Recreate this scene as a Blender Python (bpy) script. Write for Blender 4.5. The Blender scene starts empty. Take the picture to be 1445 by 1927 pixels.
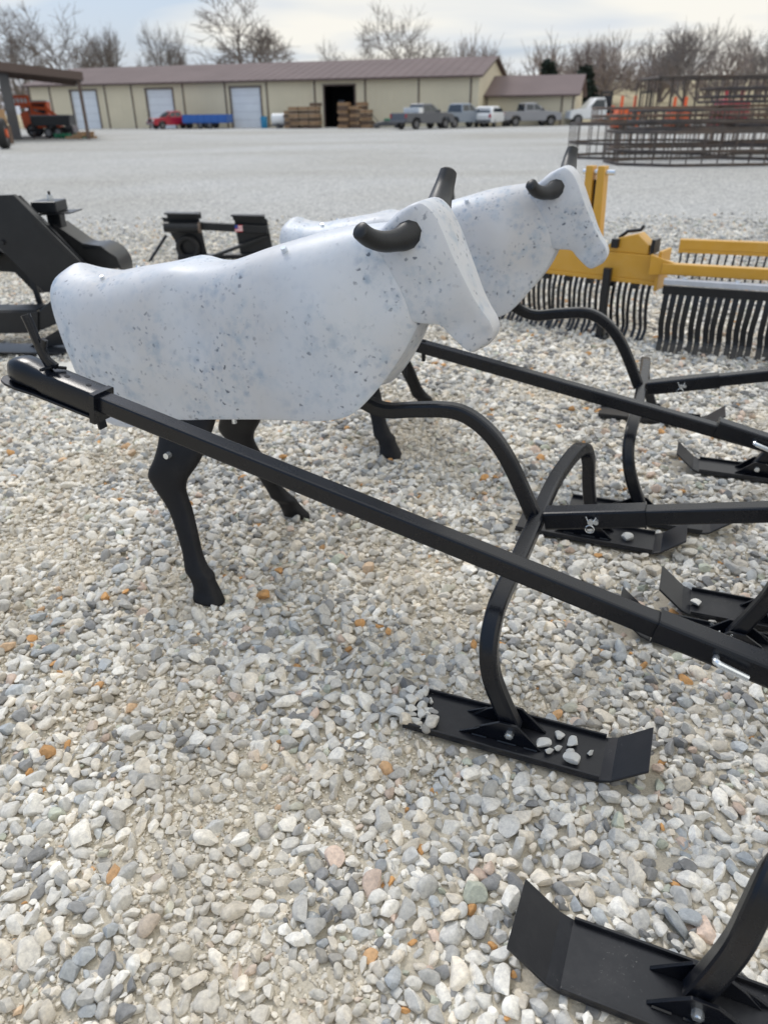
import bpy, bmesh, math, random
import numpy as np
from mathutils import Vector, Matrix, noise as mnoise
R = math.radians
rnd = random.Random(7)
SC = bpy.context.scene
COL = SC.collection

# ------------------------------------------------------------------ camera
H = 1.5
cam_d = bpy.data.cameras.new('camera'); cam = bpy.data.objects.new('camera', cam_d); COL.objects.link(cam)
SC.camera = cam
PITCH = math.atan((963.5 - 205) / 1400.0); ROLL = R(0.7)
cam.location = (0, 0, H)
cam.matrix_world = Matrix.Translation((0, 0, H)) @ Matrix.Rotation(R(90) - PITCH, 4, 'X') @ Matrix.Rotation(-ROLL, 4, 'Z')
cam_d.sensor_fit = 'VERTICAL'; cam_d.sensor_height = 36.0; cam_d.lens = 1400 / 1927 * 36.0
cam_d.clip_start = 0.05; cam_d.clip_end = 6000
cam_d.dof.use_dof = True; cam_d.dof.focus_distance = 1.8; cam_d.dof.aperture_fstop = 3.3
# ------------------------------------------------------------------ world, sun
SUN_EL, SUN_AZ = R(48), R(-28)        # azimuth from +Y towards +X
w = bpy.data.worlds.new('World'); SC.world = w; w.use_nodes = True
nt = w.node_tree; nt.nodes.clear()
def N(nt, t, **kw):
    n = nt.nodes.new(t)
    for k, v in kw.items():
        if k in n.inputs: n.inputs[k].default_value = v
        else: setattr(n, k, v)
    return n
SKY_OFF = (3.0, 1.0, 0.0)
def world():
    L = nt.links.new
    out = N(nt, 'ShaderNodeOutputWorld'); bg = N(nt, 'ShaderNodeBackground'); bg.inputs['Strength'].default_value = 0.1
    sky = N(nt, 'ShaderNodeTexSky'); sky.sky_type = 'NISHITA'; sky.sun_disc = False
    sky.sun_elevation = SUN_EL; sky.sun_rotation = SUN_AZ; sky.dust_density = 2.0
    tc = N(nt, 'ShaderNodeTexCoord'); sp = N(nt, 'ShaderNodeSeparateXYZ'); L(tc.outputs['Generated'], sp.inputs[0])
    zz = N(nt, 'ShaderNodeMath', operation='ABSOLUTE'); L(sp.outputs['Z'], zz.inputs[0])
    za = N(nt, 'ShaderNodeMath', operation='ADD'); L(zz.outputs[0], za.inputs[0]); za.inputs[1].default_value = 0.10
    dx = N(nt, 'ShaderNodeMath', operation='DIVIDE'); L(sp.outputs['X'], dx.inputs[0]); L(za.outputs[0], dx.inputs[1])
    dy = N(nt, 'ShaderNodeMath', operation='DIVIDE'); L(sp.outputs['Y'], dy.inputs[0]); L(za.outputs[0], dy.inputs[1])
    cb = N(nt, 'ShaderNodeCombineXYZ'); L(dx.outputs[0], cb.inputs[0]); L(dy.outputs[0], cb.inputs[1])
    n1 = N(nt, 'ShaderNodeTexNoise', Scale=0.5, Detail=5.0, Roughness=0.45, Distortion=0.6); of = N(nt, 'ShaderNodeVectorMath', operation='ADD'); L(cb.outputs[0], of.inputs[0]); of.inputs[1].default_value = SKY_OFF; L(of.outputs[0], n1.inputs['Vector'])
    bx = N(nt, 'ShaderNodeMath', operation='MULTIPLY_ADD'); L(sp.outputs['X'], bx.inputs[0]); bx.inputs[1].default_value = 0.55; L(n1.outputs['Fac'], bx.inputs[2])
    r1 = N(nt, 'ShaderNodeValToRGB'); L(bx.outputs[0], r1.inputs[0])
    r1.color_ramp.elements[0].position = 0.30; r1.color_ramp.elements[0].color = (0, 0, 0, 1)
    r1.color_ramp.elements[1].position = 0.50; r1.color_ramp.elements[1].color = (1, 1, 1, 1)
    n2 = N(nt, 'ShaderNodeTexNoise', Scale=0.7, Detail=3.0, Roughness=0.4, Distortion=0.4); L(cb.outputs[0], n2.inputs['Vector'])
    r2 = N(nt, 'ShaderNodeValToRGB'); L(n2.outputs['Fac'], r2.inputs[0])
    r2.color_ramp.elements[0].position = 0.33; r2.color_ramp.elements[0].color = (6.5, 7.0, 7.6, 1)
    r2.color_ramp.elements[1].position = 0.56; r2.color_ramp.elements[1].color = (8.9, 8.7, 8.05, 1)
    thin = N(nt, 'ShaderNodeMixRGB', blend_type='MIX'); thin.inputs[0].default_value = 0.62      # veil over the open sky
    L(sky.outputs[0], thin.inputs[1]); thin.inputs[2].default_value = (4.0, 5.3, 7.4, 1)
    mx = N(nt, 'ShaderNodeMixRGB'); L(r1.outputs[0], mx.inputs[0]); L(thin.outputs[0], mx.inputs[1]); L(r2.outputs[0], mx.inputs[2])
    up = N(nt, 'ShaderNodeMapRange'); L(sp.outputs['Z'], up.inputs['Value']); up.inputs['From Min'].default_value = 0.15; up.inputs['From Max'].default_value = 0.9; up.inputs['To Min'].default_value = 1.0; up.inputs['To Max'].default_value = 1.45
    um = N(nt, 'ShaderNodeVectorMath', operation='SCALE'); L(mx.outputs[0], um.inputs[0]); L(up.outputs[0], um.inputs['Scale'])
    L(um.outputs[0], bg.inputs[0]); L(bg.outputs[0], out.inputs[0])
world()
sd = bpy.data.lights.new('sun', 'SUN'); sd.energy = 1.4; sd.angle = R(14); sd.color = (1.0, 0.96, 0.9)
sun = bpy.data.objects.new('sun', sd); COL.objects.link(sun)
sdir = Vector((math.sin(SUN_AZ) * math.cos(SUN_EL), math.cos(SUN_AZ) * math.cos(SUN_EL), math.sin(SUN_EL)))
sun.rotation_euler = sdir.to_track_quat('Z', 'Y').to_euler(); sun.location = (0, 0, 30)
SC.render.engine = 'CYCLES'
SC.view_settings.view_transform = 'Standard'; SC.view_settings.look = 'None'
SC.view_settings.exposure = 0.12; SC.view_settings.gamma = 1.0
SC.view_settings.use_curve_mapping = False

# ------------------------------------------------------------------ materials
def mat(name, col, rough=0.5, metal=0.0, var=0.0, vscale=4.0, bump=0.0, bscale=60.0, coat=0.0, spec=0.5, dust=None, dscale=6.0, damt=0.3):
    m = bpy.data.materials.new(name); m.use_nodes = True; nt = m.node_tree; L = nt.links.new
    b = nt.nodes['Principled BSDF']; b.inputs['Roughness'].default_value = rough; b.inputs['Metallic'].default_value = metal
    b.inputs['Specular IOR Level'].default_value = spec; b.inputs['Coat Weight'].default_value = coat
    tc = N(nt, 'ShaderNodeTexCoord')
    b.inputs['Base Color'].default_value = (*col, 1)
    last = None
    if var:
        n = N(nt, 'ShaderNodeTexNoise', Scale=vscale, Detail=5.0, Roughness=0.6); L(tc.outputs['Object'], n.inputs['Vector'])
        r = N(nt, 'ShaderNodeValToRGB'); L(n.outputs['Fac'], r.inputs[0])
        r.color_ramp.elements[0].position = 0.3; r.color_ramp.elements[1].position = 0.7
        r.color_ramp.elements[0].color = (*[c * (1 - var) for c in col], 1); r.color_ramp.elements[1].color = (*[min(1, c * (1 + var)) for c in col], 1)
        L(r.outputs[0], b.inputs['Base Color']); last = r.outputs[0]
    if dust:
        n = N(nt, 'ShaderNodeTexNoise', Scale=dscale, Detail=8.0, Roughness=0.7); L(tc.outputs['Object'], n.inputs['Vector'])
        r = N(nt, 'ShaderNodeValToRGB'); L(n.outputs['Fac'], r.inputs[0])
        r.color_ramp.elements[0].position = 0.48; r.color_ramp.elements[0].color = (0, 0, 0, 1)
        r.color_ramp.elements[1].position = 0.75; r.color_ramp.elements[1].color = (damt, damt, damt, 1)
        mx = N(nt, 'ShaderNodeMixRGB'); L(r.outputs[0], mx.inputs[0])
        if last: L(last, mx.inputs[1])
        else: mx.inputs[1].default_value = (*col, 1)
        mx.inputs[2].default_value = (*dust, 1); L(mx.outputs[0], b.inputs['Base Color'])
        ad = N(nt, 'ShaderNodeMath', operation='ADD'); L(r.outputs[0], ad.inputs[0]); ad.inputs[1].default_value = rough; L(ad.outputs[0], b.inputs['Roughness'])
    if name == 'black_scuffed_plate':
        n = N(nt, 'ShaderNodeTexNoise', Scale=150.0, Detail=6.0, Roughness=0.8); L(tc.outputs['Object'], n.inputs['Vector'])
        r = N(nt, 'ShaderNodeMapRange'); r.inputs['From Min'].default_value = 0.63; r.inputs['From Max'].default_value = 0.68; L(n.outputs['Fac'], r.inputs['Value'])
        n3 = N(nt, 'ShaderNodeTexNoise', Scale=7.0, Detail=2.0); L(tc.outputs['Object'], n3.inputs['Vector'])
        r3 = N(nt, 'ShaderNodeMapRange'); r3.inputs['From Min'].default_value = 0.5; r3.inputs['From Max'].default_value = 0.62; L(n3.outputs['Fac'], r3.inputs['Value'])
        mm = N(nt, 'ShaderNodeMath', operation='MULTIPLY'); L(r.outputs[0], mm.inputs[0]); L(r3.outputs[0], mm.inputs[1])
        mx = N(nt, 'ShaderNodeMixRGB'); L(mm.outputs[0], mx.inputs[0]); L(b.inputs['Base Color'].links[0].from_socket, mx.inputs[1]); mx.inputs[2].default_value = (.42, .41, .38, 1); L(mx.outputs[0], b.inputs['Base Color'])
    if bump:
        n = N(nt, 'ShaderNodeTexNoise', Scale=bscale, Detail=4.0); L(tc.outputs['Object'], n.inputs['Vector'])
        bp = N(nt, 'ShaderNodeBump', Strength=bump, Distance=0.002); L(n.outputs['Fac'], bp.inputs['Height']); L(bp.outputs[0], b.inputs['Normal'])
    return m
M = {}
M['steel'] = mat('black_powder_coat', (0.0042, 0.0055, 0.0095), 0.27, 0, 0.15, 9, 0.10, 220, dust=(0.10, 0.10, 0.11), dscale=5, damt=0.02, spec=0.40)
M['skid'] = mat('black_scuffed_plate', (0.0085, 0.0095, 0.0135), 0.36, 0, 0.15, 9, 0.1, 160, dust=(0.16, 0.15, 0.14), dscale=9, damt=0.10, spec=0.5)
M['rubber'] = mat('black_moulded_plastic', (0.007, 0.007, 0.009), 0.5, 0, 0.2, 6, 0.25, 120, dust=(0.2, 0.19, 0.18), dscale=14, damt=0.04, spec=0.28)
M['horn'] = mat('grey_black_plastic', (0.015, 0.016, 0.018), 0.42, 0, 0.2, 20, 0.2, 200, spec=0.4)
M['zinc'] = mat('zinc_plated', (0.72, 0.76, 0.8), 0.25, 0.85, 0.1, 40)
M['yellow'] = mat('yellow_paint', (0.62, 0.33, 0.035), 0.38, 0, 0.08, 3, coat=0.2, dust=(0.4, 0.35, 0.27), damt=0.15)
M['galv'] = mat('galvanised_bar', (0.45, 0.48, 0.54), 0.5, 0.0, 0.15, 8)
M['farblack'] = mat('black_paint_implement', (0.007, 0.009, 0.013), 0.33, 0, 0.2, 4, dust=(0.2, 0.19, 0.17), damt=0.04, spec=0.45)
M['wall'] = mat('tan_metal_siding', (0.66, 0.60, 0.455), 0.6, 0, 0.05, 0.4)
M['trim'] = mat('brown_trim', (0.10, 0.07, 0.06), 0.5)
M['roof'] = mat('mauve_brown_roof', (0.175, 0.138, 0.138), 0.8, 0, 0.08, 0.3, spec=0.15)
M['door'] = mat('white_overhead_door', (0.72, 0.77, 0.84), 0.5, 0, 0.04, 1)
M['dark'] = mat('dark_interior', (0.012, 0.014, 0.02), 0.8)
M['glass'] = mat('dark_window_glass', (0.03, 0.04, 0.05), 0.08, 0, spec=0.8)
M['tyre'] = mat('tyre_rubber', (0.02, 0.02, 0.021), 0.8)
M['rim'] = mat('grey_wheel_rim', (0.16, 0.16, 0.17), 0.35, 0.7)
M['red'] = mat('red_car_paint', (0.36, 0.012, 0.03), 0.3, 0, coat=0.6)
M['blue'] = mat('blue_paint', (0.03, 0.12, 0.42), 0.45)
M['tealblue'] = mat('teal_blue_plastic', (0.02, 0.2, 0.38), 0.5)
M['grey1'] = mat('dark_grey_car_paint', (0.10, 0.105, 0.12), 0.3, 0.3, coat=0.5)
M['grey2'] = mat('blue_grey_car_paint', (0.22, 0.26, 0.32), 0.3, 0.3, coat=0.5)
M['grey3'] = mat('silver_grey_car_paint', (0.26, 0.27, 0.30), 0.3, 0.3, coat=0.5)
M['white'] = mat('white_car_paint', (0.72, 0.74, 0.76), 0.3, 0, coat=0.5)
M['orange'] = mat('orange_machine_paint', (0.72, 0.12, 0.03), 0.4, 0, 0.1, 3)
M['green'] = mat('green_machine_paint', (0.01, 0.16, 0.08), 0.45)
M['tanp'] = mat('pale_timber', (0.33, 0.21, 0.12), 0.8, 0, 0.2, 4)
M['brownp'] = mat('weathered_timber', (0.13, 0.085, 0.06), 0.85, 0, 0.3, 4)
M['card'] = mat('cardboard', (0.36, 0.22, 0.11), 0.8)
M['bark'] = mat('grey_bark', (0.15, 0.125, 0.11), 0.9, 0, 0.25, 2)
M['twig'] = mat('bare_twigs', (0.20, 0.178, 0.168), 0.9, 0, 0.2, 2)
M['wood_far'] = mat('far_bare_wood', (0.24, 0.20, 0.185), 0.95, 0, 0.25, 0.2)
M['evergreen'] = mat('dark_evergreen', (0.018, 0.03, 0.022), 0.9, 0, 0.3, 1)
M['rust'] = mat('rusty_pipe', (0.17, 0.125, 0.10), 0.7, 0.1, 0.35, 2.5, dust=(0.26, 0.14, 0.06), dscale=1.2, damt=0.7)
M['rustdark'] = mat('dark_mill_steel', (0.085, 0.072, 0.066), 0.6, 0.2, 0.3, 3, dust=(0.22, 0.12, 0.06), dscale=1.5, damt=0.35)
M['palep'] = mat('pale_scrap_plate', (0.55, 0.54, 0.5), 0.6, 0, 0.12, 12)
M['field'] = mat('dry_winter_grass', (0.36, 0.31, 0.20), 0.95, 0, 0.2, 0.05)

def sticker_mat():
    m = bpy.data.materials.new('flag_sticker'); m.use_nodes = True; nt = m.node_tree; L = nt.links.new
    b = nt.nodes['Principled BSDF']; tc = N(nt, 'ShaderNodeTexCoord')
    sp = N(nt, 'ShaderNodeSeparateXYZ'); L(tc.outputs['Generated'], sp.inputs[0])
    st = N(nt, 'ShaderNodeMath', operation='MULTIPLY'); L(sp.outputs['Z'], st.inputs[0]); st.inputs[1].default_value = 3.5
    fr = N(nt, 'ShaderNodeMath', operation='FRACT'); L(st.outputs[0], fr.inputs[0])
    gt = N(nt, 'ShaderNodeMath', operation='GREATER_THAN'); L(fr.outputs[0], gt.inputs[0]); gt.inputs[1].default_value = 0.5
    mx = N(nt, 'ShaderNodeMixRGB'); L(gt.outputs[0], mx.inputs[0]); mx.inputs[1].default_value = (0.6, 0.03, 0.05, 1); mx.inputs[2].default_value = (0.8, 0.8, 0.8, 1)
    lx = N(nt, 'ShaderNodeMath', operation='LESS_THAN'); L(sp.outputs['X'], lx.inputs[0]); lx.inputs[1].default_value = 0.42
    gz = N(nt, 'ShaderNodeMath', operation='GREATER_THAN'); L(sp.outputs['Z'], gz.inputs[0]); gz.inputs[1].default_value = 0.45
    an = N(nt, 'ShaderNodeMath', operation='MULTIPLY'); L(lx.outputs[0], an.inputs[0]); L(gz.outputs[0], an.inputs[1])
    m2 = N(nt, 'ShaderNodeMixRGB'); L(an.outputs[0], m2.inputs[0]); L(mx.outputs[0], m2.inputs[1]); m2.inputs[2].default_value = (0.03, 0.06, 0.3, 1)
    L(m2.outputs[0], b.inputs['Base Color'])
    return m
M['flag'] = sticker_mat()

def poly_mat():
    """white rotomoulded plastic with blue-grey flecks, some sharp at the surface, most blurred below it"""
    m = bpy.data.materials.new('flecked_white_plastic'); m.use_nodes = True; nt = m.node_tree; L = nt.links.new
    b = nt.nodes['Principled BSDF']
    tc = N(nt, 'ShaderNodeTexCoord'); oi = N(nt, 'ShaderNodeAttribute', attribute_name='fleck_seed', attribute_type='OBJECT')
    ad = N(nt, 'ShaderNodeVectorMath', operation='ADD'); L(tc.outputs['Object'], ad.inputs[0])
    ml = N(nt, 'ShaderNodeVectorMath', operation='SCALE'); ml.inputs['Scale'].default_value = 1.0
    cb = N(nt, 'ShaderNodeCombineXYZ'); 
    for i in range(3): L(oi.outputs['Fac'], cb.inputs[i])
    L(cb.outputs[0], ml.inputs[0]); L(ml.outputs[0], ad.inputs[1])
    vec = ad.outputs[0]
    # distortion
    dn = N(nt, 'ShaderNodeTexNoise', Scale=70.0, Detail=3.0); L(vec, dn.inputs['Vector'])
    sc = N(nt, 'ShaderNodeVectorMath', operation='SCALE'); L(dn.outputs['Color'], sc.inputs[0]); sc.inputs['Scale'].default_value = 0.022
    v2 = N(nt, 'ShaderNodeVectorMath', operation='ADD'); L(vec, v2.inputs[0]); L(sc.outputs[0], v2.inputs[1])
    def flecks(scale, lo, hi, keep_lo, keep_hi):
        vo = N(nt, 'ShaderNodeTexVoronoi', Scale=scale, Randomness=1.0); L(v2.outputs[0], vo.inputs['Vector'])
        r = N(nt, 'ShaderNodeMapRange'); r.inputs['From Min'].default_value = hi; r.inputs['From Max'].default_value = lo; L(vo.outputs['Distance'], r.inputs['Value'])
        s = N(nt, 'ShaderNodeSeparateXYZ'); L(vo.outputs['Color'], s.inputs[0])
        k = N(nt, 'ShaderNodeMapRange'); k.inputs['From Min'].default_value = keep_lo; k.inputs['From Max'].default_value = keep_hi; L(s.outputs['X'], k.inputs['Value'])
        p = N(nt, 'ShaderNodeMath', operation='MULTIPLY'); L(r.outputs[0], p.inputs[0]); L(k.outputs[0], p.inputs[1])
        return p.outputs[0]
    big = N(nt, 'ShaderNodeTexNoise', Scale=4.5, Detail=2.0); L(vec, big.inputs['Vector'])
    bm = N(nt, 'ShaderNodeMapRange'); bm.inputs['From Min'].default_value = 0.42; bm.inputs['From Max'].default_value = 0.60; L(big.outputs['Fac'], bm.inputs['Value'])
    bm.inputs['To Min'].default_value = 0.16
    def blob(c, rad, amt):
        ab = N(nt, 'ShaderNodeVectorMath', operation='ABSOLUTE'); L(tc.outputs['Object'], ab.inputs[0])
        d = N(nt, 'ShaderNodeVectorMath', operation='DISTANCE'); L(ab.outputs[0], d.inputs[0]); d.inputs[1].default_value = c
        q = N(nt, 'ShaderNodeMapRange', interpolation_type='SMOOTHSTEP'); q.inputs['From Min'].default_value = rad; q.inputs['From Max'].default_value = rad * .2
        q.inputs['To Max'].default_value = amt; L(d.outputs['Value'], q.inputs['Value']); return q.outputs[0]
    ms = bm.outputs[0]
    for c_, r_, a_ in (((.365, .09, 1.075), .12, .75), ((.58, .17, .86), .16, .55), ((.62, .18, 1.02), .10, -.5), ((.22, .06, .94), .07, .5)):
        a1 = N(nt, 'ShaderNodeMath', operation='ADD', use_clamp=True); L(ms, a1.inputs[0]); L(blob(c_, r_, a_), a1.inputs[1]); ms = a1.outputs[0]
    f1 = flecks(44, 0.17, 0.30, 0.76, 0.84)          # sharp
    f2 = flecks(74, 0.18, 0.44, 0.70, 0.88)
    f3 = flecks(36, 0.02, 0.62, 0.35, 1.0)           # blurred
    def mixc(prev, fac, col, amt, mask=None):
        a = N(nt, 'ShaderNodeMath', operation='MULTIPLY'); L(fac, a.inputs[0]); a.inputs[1].default_value = amt
        o = a.outputs[0]
        if mask is not None:
            c = N(nt, 'ShaderNodeMath', operation='MULTIPLY'); L(o, c.inputs[0]); L(mask, c.inputs[1]); o = c.outputs[0]
        mx = N(nt, 'ShaderNodeMixRGB'); L(o, mx.inputs[0]); mx.inputs[2].default_value = (*col, 1)
        if isinstance(prev, tuple): mx.inputs[1].default_value = (*prev, 1)
        else: L(prev, mx.inputs[1])
        return mx.outputs[0]
    tone = N(nt, 'ShaderNodeTexNoise', Scale=3.0, Detail=3.0); L(vec, tone.inputs['Vector'])
    tr = N(nt, 'ShaderNodeValToRGB'); L(tone.outputs['Fac'], tr.inputs[0])
    tr.color_ramp.elements[0].position = 0.35; tr.color_ramp.elements[0].color = (0.545, 0.545, 0.56, 1)
    tr.color_ramp.elements[1].position = 0.65; tr.color_ramp.elements[1].color = (0.59, 0.625, 0.685, 1)
    smr = N(nt, 'ShaderNodeTexNoise', Scale=16.0, Detail=5.0, Roughness=0.65); L(vec, smr.inputs['Vector'])
    sr = N(nt, 'ShaderNodeMapRange'); sr.inputs['From Min'].default_value = 0.5; sr.inputs['From Max'].default_value = 0.75; L(smr.outputs['Fac'], sr.inputs['Value'])
    c = mixc(tr.outputs[0], sr.outputs[0], (0.20, 0.33, 0.47), 0.60, ms)
    c = mixc(c, f3, (0.20, 0.29, 0.42), 0.62, ms)
    c = mixc(c, f2, (0.10, 0.14, 0.22), 0.62, ms)
    c = mixc(c, f1, (0.035, 0.05, 0.09), 0.8, ms)
    L(c, b.inputs['Base Color'])
    b.inputs['Roughness'].default_value = 0.46; b.inputs['Specular IOR Level'].default_value = 0.42
    b.inputs['Subsurface Weight'].default_value = 0.25; b.inputs['Subsurface Radius'].default_value = (0.02, 0.02, 0.025); b.inputs['Subsurface Scale'].default_value = 0.4
    n = N(nt, 'ShaderNodeTexNoise', Scale=14.0, Detail=2.0); L(vec, n.inputs['Vector'])
    bp = N(nt, 'ShaderNodeBump', Strength=0.25, Distance=0.006); L(n.outputs['Fac'], bp.inputs['Height']); L(bp.outputs[0], b.inputs['Normal'])
    return m
M['poly'] = poly_mat()

def ground_mat():
    m = bpy.data.materials.new('gravel_lot'); m.use_nodes = True; nt = m.node_tree; L = nt.links.new
    b = nt.nodes['Principled BSDF']; b.inputs['Roughness'].default_value = 0.95; b.inputs['Specular IOR Level'].default_value = 0.2
    tc = N(nt, 'ShaderNodeTexCoord'); P = tc.outputs['Object']
    # fine grit and dust
    n1 = N(nt, 'ShaderNodeTexNoise', Scale=160.0, Detail=6.0, Roughness=0.7); L(P, n1.inputs['Vector'])
    r1 = N(nt, 'ShaderNodeValToRGB'); L(n1.outputs['Fac'], r1.inputs[0])
    r1.color_ramp.elements[0].position = 0.3; r1.color_ramp.elements[0].color = (0.50, 0.45, 0.365, 1)
    r1.color_ramp.elements[1].position = 0.7; r1.color_ramp.elements[1].color = (0.78, 0.715, 0.59, 1)
    # packed small stones for the receding lot
    vo = N(nt, 'ShaderNodeTexVoronoi', Scale=30.0, Randomness=1.0); L(P, vo.inputs['Vector'])
    s = N(nt, 'ShaderNodeSeparateXYZ'); L(vo.outputs['Color'], s.inputs[0])
    r2 = N(nt, 'ShaderNodeValToRGB'); L(s.outputs['X'], r2.inputs[0])
    r2.color_ramp.elements[0].position = 0.0; r2.color_ramp.elements[0].color = (0.27, 0.27, 0.265, 1)
    r2.color_ramp.elements[1].position = 1.0; r2.color_ramp.elements[1].color = (0.64, 0.63, 0.60, 1)
    e = r2.color_ramp.elements.new(0.55); e.color = (0.44, 0.44, 0.43, 1)
    ln = N(nt, 'ShaderNodeVectorMath', operation='LENGTH'); L(P, ln.inputs[0])
    mr = N(nt, 'ShaderNodeMapRange'); mr.inputs['From Min'].default_value = 4.0; mr.inputs['From Max'].default_value = 8.0; L(ln.outputs['Value'], mr.inputs['Value'])
    mx = N(nt, 'ShaderNodeMixRGB'); L(mr.outputs[0], mx.inputs[0]); L(r1.outputs[0], mx.inputs[1]); L(r2.outputs[0], mx.inputs[2])
    # wheel worn streaks and patches across the yard
    mp = N(nt, 'ShaderNodeMapping'); L(P, mp.inputs['Vector']); mp.inputs['Scale'].default_value = (0.06, 0.11, 1); mp.inputs['Rotation'].default_value = (0, 0, 0.12)
    n3 = N(nt, 'ShaderNodeTexNoise', Scale=1.0, Detail=7.0, Roughness=0.6, Distortion=0.5); L(mp.outputs[0], n3.inputs['Vector'])
    r3 = N(nt, 'ShaderNodeValToRGB'); L(n3.outputs['Fac'], r3.inputs[0])
    r3.color_ramp.elements[0].position = 0.32; r3.color_ramp.elements[0].color = (0.76, 0.745, 0.71, 1)
    r3.color_ramp.elements[1].position = 0.68; r3.color_ramp.elements[1].color = (0.98, 0.995, 1.03, 1)
    mu = N(nt, 'ShaderNodeMixRGB', blend_type='MULTIPLY'); mu.inputs[0].default_value = 1.0; L(mx.outputs[0], mu.inputs[1]); L(r3.outputs[0], mu.inputs[2])
    L(mu.outputs[0], b.inputs['Base Color'])
    h = N(nt, 'ShaderNodeMixRGB'); L(mr.outputs[0], h.inputs[0]); L(n1.outputs['Fac'], h.inputs[1]); L(vo.outputs['Distance'], h.inputs[2])
    bp = N(nt, 'ShaderNodeBump', Strength=0.7, Distance=0.006); L(h.outputs[0], bp.inputs['Height']); L(bp.outputs[0], b.inputs['Normal'])
    return m
def stone_mat():
    m = bpy.data.materials.new('limestone_gravel'); m.use_nodes = True; nt = m.node_tree; L = nt.links.new
    b = nt.nodes['Principled BSDF']; b.inputs['Roughness'].default_value = 0.85; b.inputs['Specular IOR Level'].default_value = 0.3
    at = N(nt, 'ShaderNodeAttribute', attribute_name='tint', attribute_type='INSTANCER')
    tc = N(nt, 'ShaderNodeTexCoord')
    geo = N(nt, 'ShaderNodeNewGeometry')
    n = N(nt, 'ShaderNodeTexNoise', Scale=90.0, Detail=6.0, Roughness=0.7); L(geo.outputs['Position'], n.inputs['Vector'])
    r = N(nt, 'ShaderNodeValToRGB'); L(n.outputs['Fac'], r.inputs[0])
    r.color_ramp.elements[0].position = 0.3; r.color_ramp.elements[0].color = (0.72, 0.72, 0.73, 1)
    r.color_ramp.elements[1].position = 0.68; r.color_ramp.elements[1].color = (1.16, 1.15, 1.12, 1)
    mu = N(nt, 'ShaderNodeMixRGB', blend_type='MULTIPLY'); mu.inputs[0].default_value = 1.0; L(at.outputs['Color'], mu.inputs[1]); L(r.outputs[0], mu.inputs[2])
    L(mu.outputs[0], b.inputs['Base Color'])
    n2 = N(nt, 'ShaderNodeTexNoise', Scale=260.0, Detail=4.0, Roughness=0.6); L(geo.outputs['Position'], n2.inputs['Vector'])
    bp = N(nt, 'ShaderNodeBump', Strength=0.5, Distance=0.003); L(n2.outputs['Fac'], bp.inputs['Height']); L(bp.outputs[0], b.inputs['Normal'])
    return m
M['stone'] = stone_mat(); M['ground'] = ground_mat()
M['lstone'] = mat('pale_stone', (0.70, 0.69, 0.65), 0.85, 0, 0.25, 60, 0.6, 200)

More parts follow.
